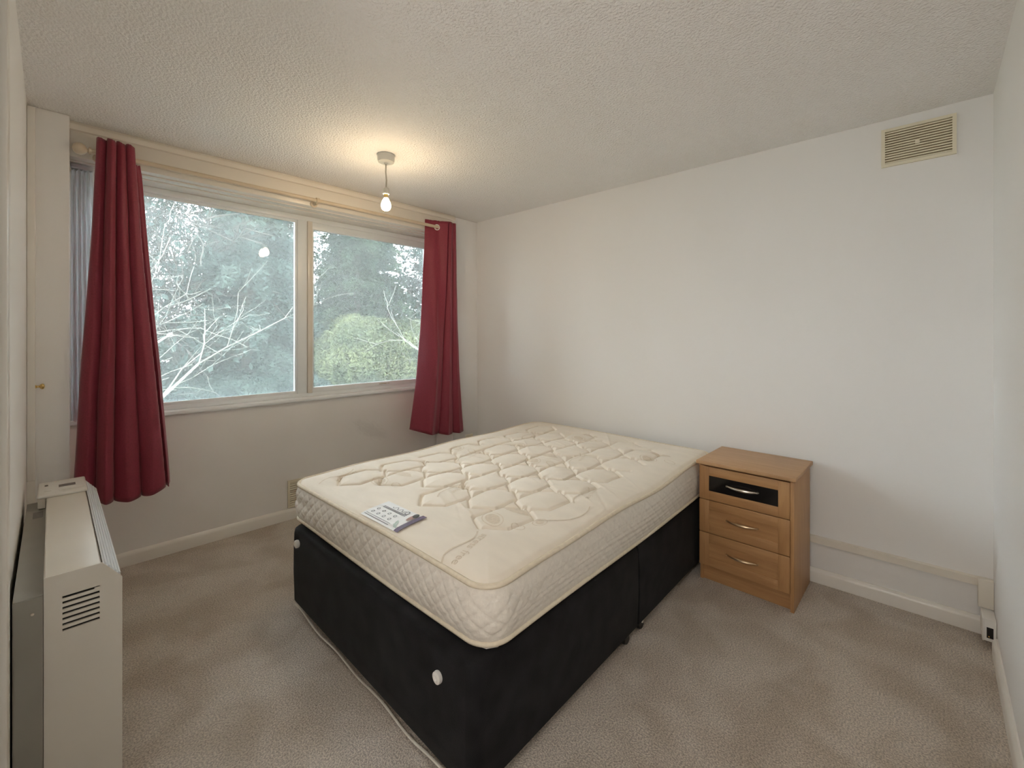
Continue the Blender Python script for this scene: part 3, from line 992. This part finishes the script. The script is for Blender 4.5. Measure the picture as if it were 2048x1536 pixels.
def edge_wave(x, y):
    """gentle sag of the panel edge along the sides"""
    return 0.007*np.sin(x*5.2+0.6)*np.clip((y-0.9)/0.5, 0, 1) + 0.004*np.sin(x*9+y*3)
def base_height(x, y):
    ex = np.minimum(x, ML-x); ey = np.minimum(y, MW-y)
    e = np.minimum(ex, ey)
    crown = 0.022*(1-np.exp(-np.clip(e, 0, None)/0.10))
    lift = 0.020*(1-x/ML)
    roll = -0.010*np.exp(-(np.clip(e, 0, None)/0.016)**2)
    return MZT + crown + lift + roll + edge_wave(x, y)
CR = 0.085
def round_corner(x, y):
    """square panel coordinates -> rounded rectangle"""
    x = x.copy(); y = y.copy()
    for sx in (0, 1):
        for sy in (0, 1):
            X = (ML-x) if sx else x
            Y = (MW-y) if sy else y
            m = (X < CR) & (Y < CR)
            a = np.where(m, (CR-X)/CR, 0); b = np.where(m, (CR-Y)/CR, 0)
            a2 = a*np.sqrt(1-b*b/2); b2 = b*np.sqrt(1-a*a/2)
            Xn = CR*(1-a2); Yn = CR*(1-b2)
            x = np.where(m, (ML-Xn) if sx else Xn, x)
            y = np.where(m, (MW-Yn) if sy else Yn, y)
    return x, y
NX, NY = 577, 421
gx, gy = np.meshgrid(np.linspace(0, ML, NX), np.linspace(0, MW, NY), indexing='ij')
rx, ry = round_corner(gx, gy)
Q = quilt(rx, ry)
HGT = base_height(gx, gy) + Q
wrk = np.zeros_like(HGT)      # pulled-cloth wrinkles running across the right-hand margin
for k in range(26):
    cx_ = RNG.uniform(0.1, ML-0.1); cy_ = RNG.uniform(0.15, MW-0.05)
    ang = RNG.normal(1.25, 0.25); ln_ = RNG.uniform(0.08, 0.22)
    du = (rx-cx_)*math.cos(ang) + (ry-cy_)*math.sin(ang)
    dv_ = -(rx-cx_)*math.sin(ang) + (ry-cy_)*math.cos(ang)
    wrk += RNG.uniform(0.001, 0.0028)*np.exp(-(du/ln_)**2)*np.exp(-(dv_/0.008)**2)*np.sign(RNG.uniform(-1, 1))
HGT += wrk
pw = MM(rx/ML, ry/MW)
V = np.concatenate([pw, HGT[..., None]], -1).reshape(-1, 3)
ii, jj = np.meshgrid(np.arange(NX-1), np.arange(NY-1), indexing='ij')
a_ = (ii*NY+jj).ravel()
Qd = np.stack([a_, a_+NY, a_+NY+1, a_+1], 1)
top = bigmesh('top_panel', V, Qd, 'mattop', mt, smooth=True)

def top_z(x, y):
    """surface height at mattress coordinates by lookup"""
    i = np.clip(np.round(np.asarray(x)/ML*(NX-1)).astype(int), 0, NX-1)
    j = np.clip(np.round(np.asarray(y)/MW*(NY-1)).astype(int), 0, NY-1)
    return HGT[i, j]

# perimeter outline of the panel
def perimeter(step=0.006, inset=0.0):
    pts = []
    r = CR
    def seg(p, q):
        n_ = max(2, int(math.hypot(q[0]-p[0], q[1]-p[1])/step))
        for k in range(n_): pts.append((p[0]+(q[0]-p[0])*k/n_, p[1]+(q[1]-p[1])*k/n_))
    def arc(c, a0):
        n_ = max(6, int(r*PI/2/step))
        for k in range(n_):
            a = a0+PI/2*k/n_
            pts.append((c[0]+r*math.cos(a), c[1]+r*math.sin(a)))
    seg((r, 0), (ML-r, 0)); arc((ML-r, r), -PI/2); seg((ML, r), (ML, MW-r)); arc((ML-r, MW-r), 0)
    seg((ML-r, MW), (r, MW)); arc((r, MW-r), PI/2); seg((0, MW-r), (0, r)); arc((r, r), PI)
    return np.array(pts)
PR = perimeter()
N_ = len(PR)
tang = np.roll(PR, -1, 0)-np.roll(PR, 1, 0)
tang /= np.linalg.norm(tang, axis=1)[:, None]
nout = np.stack([tang[:, 1], -tang[:, 0]], 1)
arcl = np.concatenate([[0], np.cumsum(np.linalg.norm(np.diff(PR, axis=0), axis=1))])
ztop = MZT + 0.020*(1-PR[:, 0]/ML) - 0.010 + edge_wave(PR[:, 0], PR[:, 1])
zbot = MZ0 + 0.014 + 0.004*np.sin(arcl*4.1) 
NR = 34
g = G()
P = np.zeros((NR, N_+1, 3))
onfoot = np.clip((PR[:, 0]-(ML-0.16))/0.14, 0, 1)          # 1 on the foot face, 0 on the long sides
onright = np.clip((PR[:, 1]-(MW-0.14))/0.12, 0, 1)*(1-onfoot)
for i in range(NR):
    t = i/(NR-1)
    z = ztop + (zbot-ztop)*t
    bulge = 0.020*np.sin(PI*min(1, max(0, t)))**0.7 + 0.006*np.sin(arcl*6.3+1)*math.sin(PI*t)
    # diamond quilting on the foot; long soft horizontal creases on the sides
    hgt = (1-t)*0.195
    a1 = (arcl+hgt)/0.062; a2 = (arcl-hgt)/0.062
    dd = np.minimum(np.abs(a1-np.round(a1)), np.abs(a2-np.round(a2)))*0.062
    dq = 0.0055*np.exp(-(dd/0.006)**2)
    fine = np.abs(((arcl*0.7+hgt*2.1)/0.021) % 1-0.5)
    cre = sum(0.0028*np.exp(-((t-c0-0.05*np.sin(arcl*1.7+c0*9))/0.020)**2) for c0 in (0.34, 0.43, 0.52, 0.61, 0.70, 0.79))
    pinch = 0.010*math.exp(-((t-0.42)/0.12)**2)*np.clip(1-np.abs(arcl-np.interp(ML, [0, ML], [0, ML]))/0.2, 0, 1)
    off = bulge - (0.35+0.65*onfoot)*dq*min(1, 6*t)*min(1, 6*(1-t)) - cre*(0.3+0.7*onright) - pinch
    q = PR + nout*off[:, None]
    w = MM(q[:, 0]/ML, q[:, 1]/MW)
    P[i, :N_, :2] = w; P[i, :N_, 2] = z
    P[i, N_] = P[i, 0]
g.grid(P)
obj('border', g, 'matside', mt, smooth=180)
for zz, rad, nm in ((ztop+0.003, 0.0085, 'piping'), (zbot, 0.0085, 'piping')):
    g = G()
    q = PR[::2] + nout[::2]*0.003
    w = MM(q[:, 0]/ML, q[:, 1]/MW)
    g.tube([(w[k, 0], w[k, 1], zz[::2][k]) for k in range(len(w))], rad, 8, closed=True)
    obj(nm, g, 'piping', mt, smooth=180)
g = G()
w = MM(np.clip(PR[::6, 0], 0.01, ML-0.01)/ML, np.clip(PR[::6, 1], 0.01, MW-0.01)/MW)
g.add([(p[0], p[1], MZ0) for p in w] + [(p[0], p[1], MZ0+0.012) for p in w], [tuple(range(len(w))), tuple(range(len(w), 2*len(w)))] + [(k, (k+1) % len(w), (k+1) % len(w)+len(w), k+len(w)) for k in range(len(w))])
obj('underside', g, 'matside', mt)

# ---- woven motifs, lettering and the label lie on the panel
def drape(name, polys, m, lift=0.0012, parent=None, cut=0.006):
    """polys: list of 2D polygons in mattress space, refined and dropped onto the panel"""
    bm = bmesh.new()
    for poly in polys:
        vs = [bm.verts.new((p[0], p[1], 0)) for p in poly]
        try: bm.faces.new(vs)
        except ValueError: pass
    bmesh.ops.triangulate(bm, faces=bm.faces[:])
    for _ in range(4):
        es = [e for e in bm.edges if e.calc_length() > cut]
        if not es: break
        bmesh.ops.subdivide_edges(bm, edges=es, cuts=1)
        bmesh.ops.triangulate(bm, faces=bm.faces[:])
    g = G()
    bm.verts.index_update()
    xy = np.array([(v.co.x, v.co.y) for v in bm.verts])
    w = MM(xy[:, 0]/ML, xy[:, 1]/MW)
    z = top_z(xy[:, 0], xy[:, 1]) + lift
    g.add(np.column_stack([w, z]).tolist(), [[v.index for v in f.verts] for f in bm.faces])
    bm.free()
    return obj(name, g, m, parent or mt, smooth=180)

def text_polys(s, size, loc, ang, shear=0.0):
    c = bpy.data.curves.new('lettering', 'FONT')
    c.body = s; c.size = size; c.shear = shear; c.resolution_u = 3
    o = bpy.data.objects.new('lettering', c)
    COL.objects.link(o)
    dg = bpy.context.evaluated_depsgraph_get()
    me = o.evaluated_get(dg).to_mesh()
    ca, sa = math.cos(ang), math.sin(ang)
    vs = [(loc[0]+v.co.x*ca-v.co.y*sa, loc[1]+v.co.x*sa+v.co.y*ca) for v in me.vertices]
    out = [[vs[i] for i in p.vertices] for p in me.polygons]
    o.evaluated_get(dg).to_mesh_clear()
    bpy.data.objects.remove(o)
    return out
def ell(cx, cy, a, b, ang, n=22, a0=0):
    ca, sa = math.cos(ang), math.sin(ang)
    return [(cx+a*math.cos(2*PI*k/n)*ca-b*math.sin(2*PI*k/n)*sa, cy+a*math.cos(2*PI*k/n)*sa+b*math.sin(2*PI*k/n)*ca) for k in range(n)]
def ring(cx, cy, a, b, ang, w, n=26):
    A = ell(cx, cy, a, b, ang, n); B_ = ell(cx, cy, a-w, b-w, ang, n)
    return [[A[k], A[(k+1) % n], B_[(k+1) % n], B_[k]] for k in range(n)]
def stroke(pts, w):
    out = []
    for p, q in zip(pts[:-1], pts[1:]):
        d = (q[0]-p[0], q[1]-p[1]); l = math.hypot(*d) or 1
        n = (-d[1]/l*w/2, d[0]/l*w/2)
        out.append([(p[0]+n[0], p[1]+n[1]), (q[0]+n[0], q[1]+n[1]), (q[0]-n[0], q[1]-n[1]), (p[0]-n[0], p[1]-n[1])])
    return out
def leaf(cx, cy, l, w, ang):
    ca, sa = math.cos(ang), math.sin(ang)
    pts = [(-l/2, 0), (-l/4, w*0.45), (0, w/2), (l/4, w*0.42), (l/2, 0), (l/4, -w*0.30), (0, -w*0.4), (-l/4, -w*0.34)]
    return [(cx+x*ca-y*sa, cy+x*sa+y*ca) for x, y in pts]
def wavy(cx, cy, l, ang):
    ca, sa = math.cos(ang), math.sin(ang)
    pts = []
    for k in range(15):
        x = (k/14-0.5)*l; y = 0.018*math.sin(k/14*2*PI)
        pts.append((cx+x*ca-y*sa, cy+x*sa+y*ca))
    return stroke(pts, 0.007)
def motif_text(cx, cy, ang, size=0.046):
    t_ = text_polys('stress free', size, (cx, cy), ang, 0.1)
    drape('woven_lettering', t_, 'print', cut=0.010)
    ca, sa = math.cos(ang), math.sin(ang)
    drape('woven_stripe', wavy(cx+0.10*ca+0.028*sa, cy+0.10*sa-0.028*ca, 0.22, ang), 'print', cut=0.010)
motif_text(1.715, 1.165, 0.25)
for (x, y, a) in ((1.40, 0.72, 0.35), (1.66, 0.14, 0.3), (0.98, 0.36, 0.35), (0.62, 0.88, 0.35), (0.35, 0.30, 0.3), (1.06, 1.22, 0.3)):
    motif_text(x, y, a, 0.034)
for (x, y, a) in ((1.60, 1.10, 1.1), (1.66, 0.375, 1.2), (1.02, 0.20, 1.1), (0.90, 0.72, 1.1), (0.45, 1.20, 1.0), (0.30, 0.62, 1.1)):
    drape('woven_motif', [ell(x, y, 0.046, 0.027, a)], 'print', cut=0.012)
    drape('woven_motif', ring(x, y, 0.062, 0.041, a, 0.004), 'print', cut=0.012)
    drape('woven_motif', [leaf(x-0.115, y+0.02, 0.14, 0.055, a+0.5)], 'print', cut=0.012)
    drape('woven_motif', ring(x-0.02, y+0.115, 0.036, 0.022, a+0.2, 0.0045), 'print', cut=0.012)
for (x, y) in ((1.50, 1.255), (1.34, 0.30), (0.72, 0.46)):
    drape('woven_motif', [ell(x, y, 0.018, 0.016, 0)], 'print', cut=0.012)
    drape('woven_motif', ring(x, y, 0.034, 0.028, 0, 0.004), 'print', cut=0.012)
drape('woven_stripe', stroke([(1.33+0.16*math.cos(k/10*1.9+0.2), 1.19+0.15*math.sin(k/10*1.9+0.2)) for k in range(11)], 0.005), 'print', cut=0.012)

# printed cloth label by the foot edge
lx0, lx1, ly0, ly1 = 1.775, 1.905, 0.645, 0.905
lab = drape('label', [[(lx0, ly0), (lx1, ly0), (lx1, ly1), (lx0, ly1)]], 'labelwhite', 0.0035, cut=0.012)
lab['label'] = 'white cloth label with a purple stripe'
drape('label_stripe', [[(lx0-0.004, ly1-0.020), (lx1, ly1-0.020), (lx1, ly1+0.006), (lx0-0.004, ly1+0.006)]], 'labelpurple', 0.0052, lab, 0.012)
drape('label_script', stroke([(lx0+0.022+0.008*math.sin(k*1.1), ly0+0.075+0.0055*k) for k in range(16)], 0.003), 'labelink', 0.0052, lab, 0.012)
drape('label_script', ring(lx0+0.022, ly0+0.172, 0.013, 0.011, 0.3, 0.004, 16), 'labelink', 0.0052, lab, 0.012)
drape('label_lines', [p for k in range(2) for p in stroke([(lx0+0.038+0.007*k, ly0+0.03), (lx0+0.038+0.007*k, ly1-0.07)], 0.0035)], 'labelink', 0.0052, lab, 0.012)
drape('label_lines', [p for k in range(2) for p in stroke([(lx1-0.018+0.009*k, ly0+0.015), (lx1-0.018+0.009*k, ly1-0.07)], 0.002)], 'labelink', 0.0052, lab, 0.012)
for a in range(2):
    for b in range(4):
        drape('label_icon', ring(lx0+0.068+0.026*a, ly0+0.035+0.040*b, 0.008, 0.008, 0, 0.003, 12), 'labelink', 0.0052, lab, 0.012)
drape('label_picture', [ell(lx0+0.034, ly1-0.038, 0.030, 0.012, 0.1)], 'labelskin', 0.0054, lab, 0.012)
drape('label_picture', [ell(lx0+0.018, ly1-0.036, 0.017, 0.013, 0.5)], 'labelhair', 0.0060, lab, 0.012)
drape('label_picture', [leaf(lx1-0.03, ly1-0.050, 0.05, 0.016, 0.6), leaf(lx1-0.018, ly1-0.040, 0.04, 0.012, 1.2)], 'labelgreen', 0.0054, lab, 0.012)

# ================================================================== BEDSIDE CABINET
ns = thing('bedside_cabinet', (0.13, 2.46, 0.0), 'beech bedside cabinet with three drawers and bow handles beside the bed', 'bedside cabinet')
NY0, NY1 = 2.226, 2.672
NXB, NXF = -0.039, 0.318       # back, drawer front plane
NZ = 0.655
T = 0.016
obj('side_panel', G().box((NXB, NY0, 0.0), (NXF, NY0+T, NZ-0.02), 0.001), 'beechv', ns)
obj('side_panel', G().box((NXB, NY1-T, 0.0), (NXF+0.0155, NY1, NZ-0.02), 0.001), 'beechv', ns)
obj('back_panel', G().box((NXB, NY0+T, 0.04), (NXB+0.006, NY1-T, NZ-0.02)), 'beech', ns)
obj('top', G().box((NXB-0.003, NY0-0.006, NZ-0.019), (NXF+0.047, NY1+0.014, NZ), 0.0035, 2), 'beechtop', ns)
obj('plinth', G().box((NXF-0.028, NY0+T, 0.0), (NXF-0.012, NY1-T, 0.082)), 'beech', ns)
obj('carcass_floor', G().box((NXB+0.006, NY0+T, 0.082), (NXF-0.004, NY1-T, 0.096)), 'beech', ns)
dy0, dy1 = NY0+0.001, NY1-T-0.001
zs = [(0.086, 0.262), (0.266, 0.440), (0.444, 0.622)]
for k, (z0, z1) in enumerate(zs):
    d = thing('drawer', (0, 0, 0)); d.parent = ns; d.location = Vector(((NXF), (dy0+dy1)/2, z0)) - ns.location
    st = 0.050; rl = 0.048
    x0, x1 = NXF-0.004+0.004, NXF+0.016
    # frame of rails and stiles round a recessed panel
    obj('stile', G().box((x0, dy0, z0), (x1, dy0+st, z1), 0.0015), 'beechv', d)
    obj('stile', G().box((x0, dy1-st, z0), (x1, dy1, z1), 0.0015), 'beechv', d)
    obj('rail', G().box((x0, dy0+st, z0), (x1, dy1-st, z0+rl), 0.0008), 'beech', d)
    obj('rail', G().box((x0, dy0+st, z1-rl), (x1, dy1-st, z1), 0.0008), 'beech', d)
    obj('glass_panel' if k == 2 else 'panel', G().box((x0, dy0+st, z0+rl), (x1-(0.0035 if k == 2 else 0.005), dy1-st, z1-rl)), 'blackglass' if k == 2 else 'beech', d)
    # bow handle
    hc = (dy0+dy1)/2; hz = (z0+z1)/2 + 0.004
    hw = 0.078
    pts = []; rad = []
    for i in range(21):
        t = i/20*2-1
        pts.append((x1-0.004 + 0.024*(1-t*t), hc+hw*t, hz - 0.0))
        rad.append(0.0025 + 0.0055*(1-abs(t)**2.2))
    hd = G().tube(pts, rad, 10)
    for s_ in (-1, 1):
        hd.lathe([(0.004, x1-0.006), (0.004, x1+0.006)], (0, hc+s_*hw*0.92, hz), 0, 8)
    obj('handle', hd, 'steel' if k == 2 else 'bronze', d)

# ================================================================== OUTSIDE
GZ = -2.9
struct('ground', G().box((-30, -40, GZ-0.1), (30, -1.2, GZ)), 'grass')

def leaves(C, size, flat=0.0, aspect=0.6):
    """random quads at centres C"""
    n = len(C)
    d = RNG.normal(size=(n, 3)); d[:, 2] *= (1-flat)
    d /= np.linalg.norm(d, axis=1)[:, None]
    e = RNG.normal(size=(n, 3)); e -= d*np.sum(e*d, 1)[:, None]
    e /= np.linalg.norm(e, axis=1)[:, None]
    s = RNG.uniform(size[0], size[1], (n, 1))
    a = d*s; b = e*s*aspect
    V = np.stack([C-a, C-b*0.9, C+a, C+b*0.9], 1).reshape(-1, 3)
    Q = np.arange(4*n).reshape(n, 4)
    return V, Q

def conifer(name, x, y, top, rad, m, label, nbr=150, per=230, base=None, size=(0.035, 0.075)):
    root = thing(name, (x, y, GZ), label, 'tree', 'trees outside the window')
    hgt = top-GZ
    obj('trunk', G().tube([(x, y, GZ-0.05), (x+0.05, y, GZ+hgt*0.5), (x, y, top-0.1)], [0.17, 0.11, 0.02], 8), 'barkdark', root)
    C = []
    br = G()
    for k in range(nbr):
        t = RNG.uniform(0.0, 1.0)
        z = GZ + 0.8 + (hgt-0.9)*t
        L_ = rad*(1-t)**0.75*RNG.uniform(0.65, 1.1) + 0.15
        a = RNG.uniform(0, 2*PI)
        dirv = np.array([math.cos(a), math.sin(a), 0])
        s = RNG.beta(1.6, 1.0, per)
        droop = -0.35*L_*s**2 + 0.12*L_*s
        c = np.array([x, y, z]) + dirv*(L_*s)[:, None]
        c[:, 2] += droop
        side = np.array([-dirv[1], dirv[0], 0])
        c += side*(RNG.normal(size=per)*0.20*L_*(1.05-s))[:, None]
        c += RNG.normal(size=(per, 3))*np.array([0.05, 0.05, 0.07])
        C.append(c)
        if k % 2 == 0:
            br.tube([(x, y, z), tuple(np.array([x, y, z])+dirv*L_*0.5+np.array([0, 0, -0.03*L_])), tuple(np.array([x, y, z])+dirv*L_*0.95+np.array([0, 0, -0.2*L_]))], [0.022, 0.014, 0.004], 4, cap=False)
    tag(obj('branches', br, 'barkdark', root), kind='stuff')
    V, Q_ = leaves(np.concatenate(C), size, 0.3, 0.42)
    f_ = bigmesh('foliage', V, Q_, m, root)
    f_['kind'] = 'stuff'
    return root
conifer('conifer_tree', -0.35, -8.2, 5.6, 2.5, 'leafblue', 'dark conifer seen through the middle of the left pane', 230, 260, size=(0.04, 0.085))
conifer('conifer_tree', -3.3, -8.8, 6.0, 2.9, 'leafdark', 'dark green conifer seen through the right pane', 260, 260, size=(0.04, 0.085))
conifer('conifer_tree', -6.6, -9.0, 6.0, 2.9, 'leafdark', 'dark green conifer at the far right of the view, behind the right curtain', 200, 240, size=(0.04, 0.085))
conifer('conifer_tree', 2.6, -12.5, 4.6, 2.9, 'leafblue', 'hazy blue-green conifer behind the left curtain, beyond the bare tree', 170, 220, size=(0.05, 0.10))
conifer('conifer_tree', -1.9, -13.0, 7.3, 3.4, 'leafdark', 'tall distant conifer filling the gap between the two nearer conifers', 230, 240, size=(0.06, 0.12))
conifer('conifer_tree', -6.6, -14.5, 7.8, 4.0, 'leafblue', 'tall distant conifer at the upper right of the right pane', 230, 240, size=(0.06, 0.12))

def bush(name, x0, x1, y0, y1, z_top, m, label, n, size=(0.03, 0.06)):
    root = thing(name, ((x0+x1)/2, (y0+y1)/2, GZ), label, 'hedge', 'hedges outside the window')
    X = RNG.uniform(x0, x1, n)
    tz = np.array([z_top + 0.35*mnoise.noise((a*0.9, 2.0, y0)) + 0.16*mnoise.noise((a*3.1, 7.0, y0)) for a in X])
    edge_ = np.clip(np.minimum(X-x0, x1-X)/0.8, 0, 1)
    tz = GZ + (tz-GZ)*(0.72+0.28*np.sqrt(edge_))
    u = RNG.beta(1.6, 0.8, n)
    Z = GZ + (tz-GZ)*u
    # leaves sit on the front face and over the top
    yf = y1 - (y1-y0)*np.where(RNG.uniform(size=n) < 0.75, RNG.beta(1, 7, n), RNG.uniform(size=n))
    lump = np.array([0.28*mnoise.noise((a*1.5, b*1.7, 4.4)) for a, b in zip(X, Z)])
    C = np.stack([X, yf + lump - 0.5*u**4*(y1-y0), Z], 1)
    V, Q_ = leaves(C, size, 0.0, 0.6)
    f_ = bigmesh('foliage', V, Q_, m, root); f_['kind'] = 'stuff'
    st = G()
    k = int((x1-x0)/0.9)
    for i in range(k):
        xx = x0+0.5+(x1-x0-1)*i/max(1, k-1)
        yy = (y0+y1)/2
        st.tube([(xx, yy, GZ-0.05), (xx+0.15*math.sin(i*2.1), yy, GZ+(z_top-GZ)*0.5), (xx+0.3*math.sin(i*3.3), yy, z_top-0.5)], [0.06, 0.045, 0.012], 5)
    tag(obj('stems', st, 'barkdark', root), kind='stuff')
    return root
bush('ivy_hedge', -6.2, -1.35, -8.0, -6.3, 1.75, 'leafyellow', 'yellow-green ivy hedge filling the lower half of the right pane', 62000)
bush('shrub_hedge', -2.0, 3.6, -7.4, -5.9, 0.35, 'leafblue', 'low blue-green shrub hedge along the bottom of the left pane', 52000)
bush('tall_hedge', -9.5, 6.5, -14.2, -12.6, 1.7, 'leafdark', 'tall dark hedge far behind the conifers', 60000, (0.05, 0.10))

def bare_tree(name, x, y, h, label, seed, spread, lean, m='bark', depth=6, r0=0.13, rmin=0.006, leafy=0):
    root = thing(name, (x, y, GZ), label, 'tree', 'trees outside the window')
    R = random.Random(seed)
    tr = G(); br = G(); tips = []
    def grow(p, d, l, r, lev):
        pts = [p]; q = p.copy(); dd = d.copy()
        for i in range(3):
            dd = (dd + Vector((R.gauss(0, 0.16), R.gauss(0, 0.16), R.gauss(0.02, 0.12)))).normalized()
            q = q + dd*l/3
            pts.append(q.copy())
        rr_ = [max(rmin, r*(1-0.35*i/3)) for i in range(4)]
        (tr if lev == 0 else br).tube(pts, rr_, 6 if lev < 2 else 3, cap=False)
        if lev >= depth-1: tips.extend(pts[1:])
        if lev >= depth: return
        nch = (5 if lev == 0 else (4 if lev < 3 else 3))
        for c in range(nch):
            k = R.choice((1, 2, 3)) if lev else R.choice((2, 3))
            a = R.uniform(0, 2*PI)
            t = dd.orthogonal().normalized()
            t.rotate(Matrix.Rotation(a, 3, dd))
            nd = (dd*R.uniform(0.45, 0.9) + t*R.uniform(0.5, 1.0)*spread + Vector((0, 0, 0.05))).normalized()
            grow(pts[k], nd, l*R.uniform(0.55, 0.80), rr_[k]*R.uniform(0.50, 0.68), lev+1)
    grow(Vector((x, y, GZ-0.05)), Vector((lean[0], lean[1], 1)).normalized(), h, r0, 0)
    obj('trunk', tr, m, root, smooth=60)
    tag(obj('branches', br, m, root, smooth=60), kind='stuff')
    if leafy:
        T_ = np.array([p[:] for p in tips])
        T_ = T_[RNG.integers(0, len(T_), leafy)] + RNG.normal(size=(leafy, 3))*0.10
        V, Q_ = leaves(T_, (0.04, 0.09), 0.0, 0.6)
        f_ = bigmesh('foliage', V, Q_, 'leafblue', root); f_['kind'] = 'stuff'
    return root
bare_tree('bare_tree', 2.9, -6.0, 3.2, 'pale bare tree branching behind the upper left pane', 8, 0.75, (-0.16, 0.0), depth=4, r0=0.06, rmin=0.004)
bare_tree('bare_tree', -3.6, -5.9, 3.3, 'pale bare tree with thin branches crossing the right pane', 12, 0.8, (0.12, 0.05), depth=4, r0=0.075, rmin=0.007)
bare_tree('bare_tree', 1.6, -10.4, 4.4, 'dark twiggy tree against the sky at the top of the left pane', 21, 0.85, (0.02, 0.0), m='barkdark', depth=6, r0=0.12, rmin=0.011, leafy=9000)
bare_tree('bare_tree', 0.3, -11.4, 4.8, 'second dark twiggy tree, right of the first one and beyond the conifer', 33, 0.85, (0.02, 0.0), m='barkdark', depth=6, r0=0.12, rmin=0.011, leafy=9000)
bare_tree('bare_tree', -5.6, -7.4, 4.4, 'leafy twig tree beside the right curtain edge, beyond the hedge', 41, 0.85, (0.02, 0.0), m='barkdark', depth=5, r0=0.10, rmin=0.008, leafy=9000)
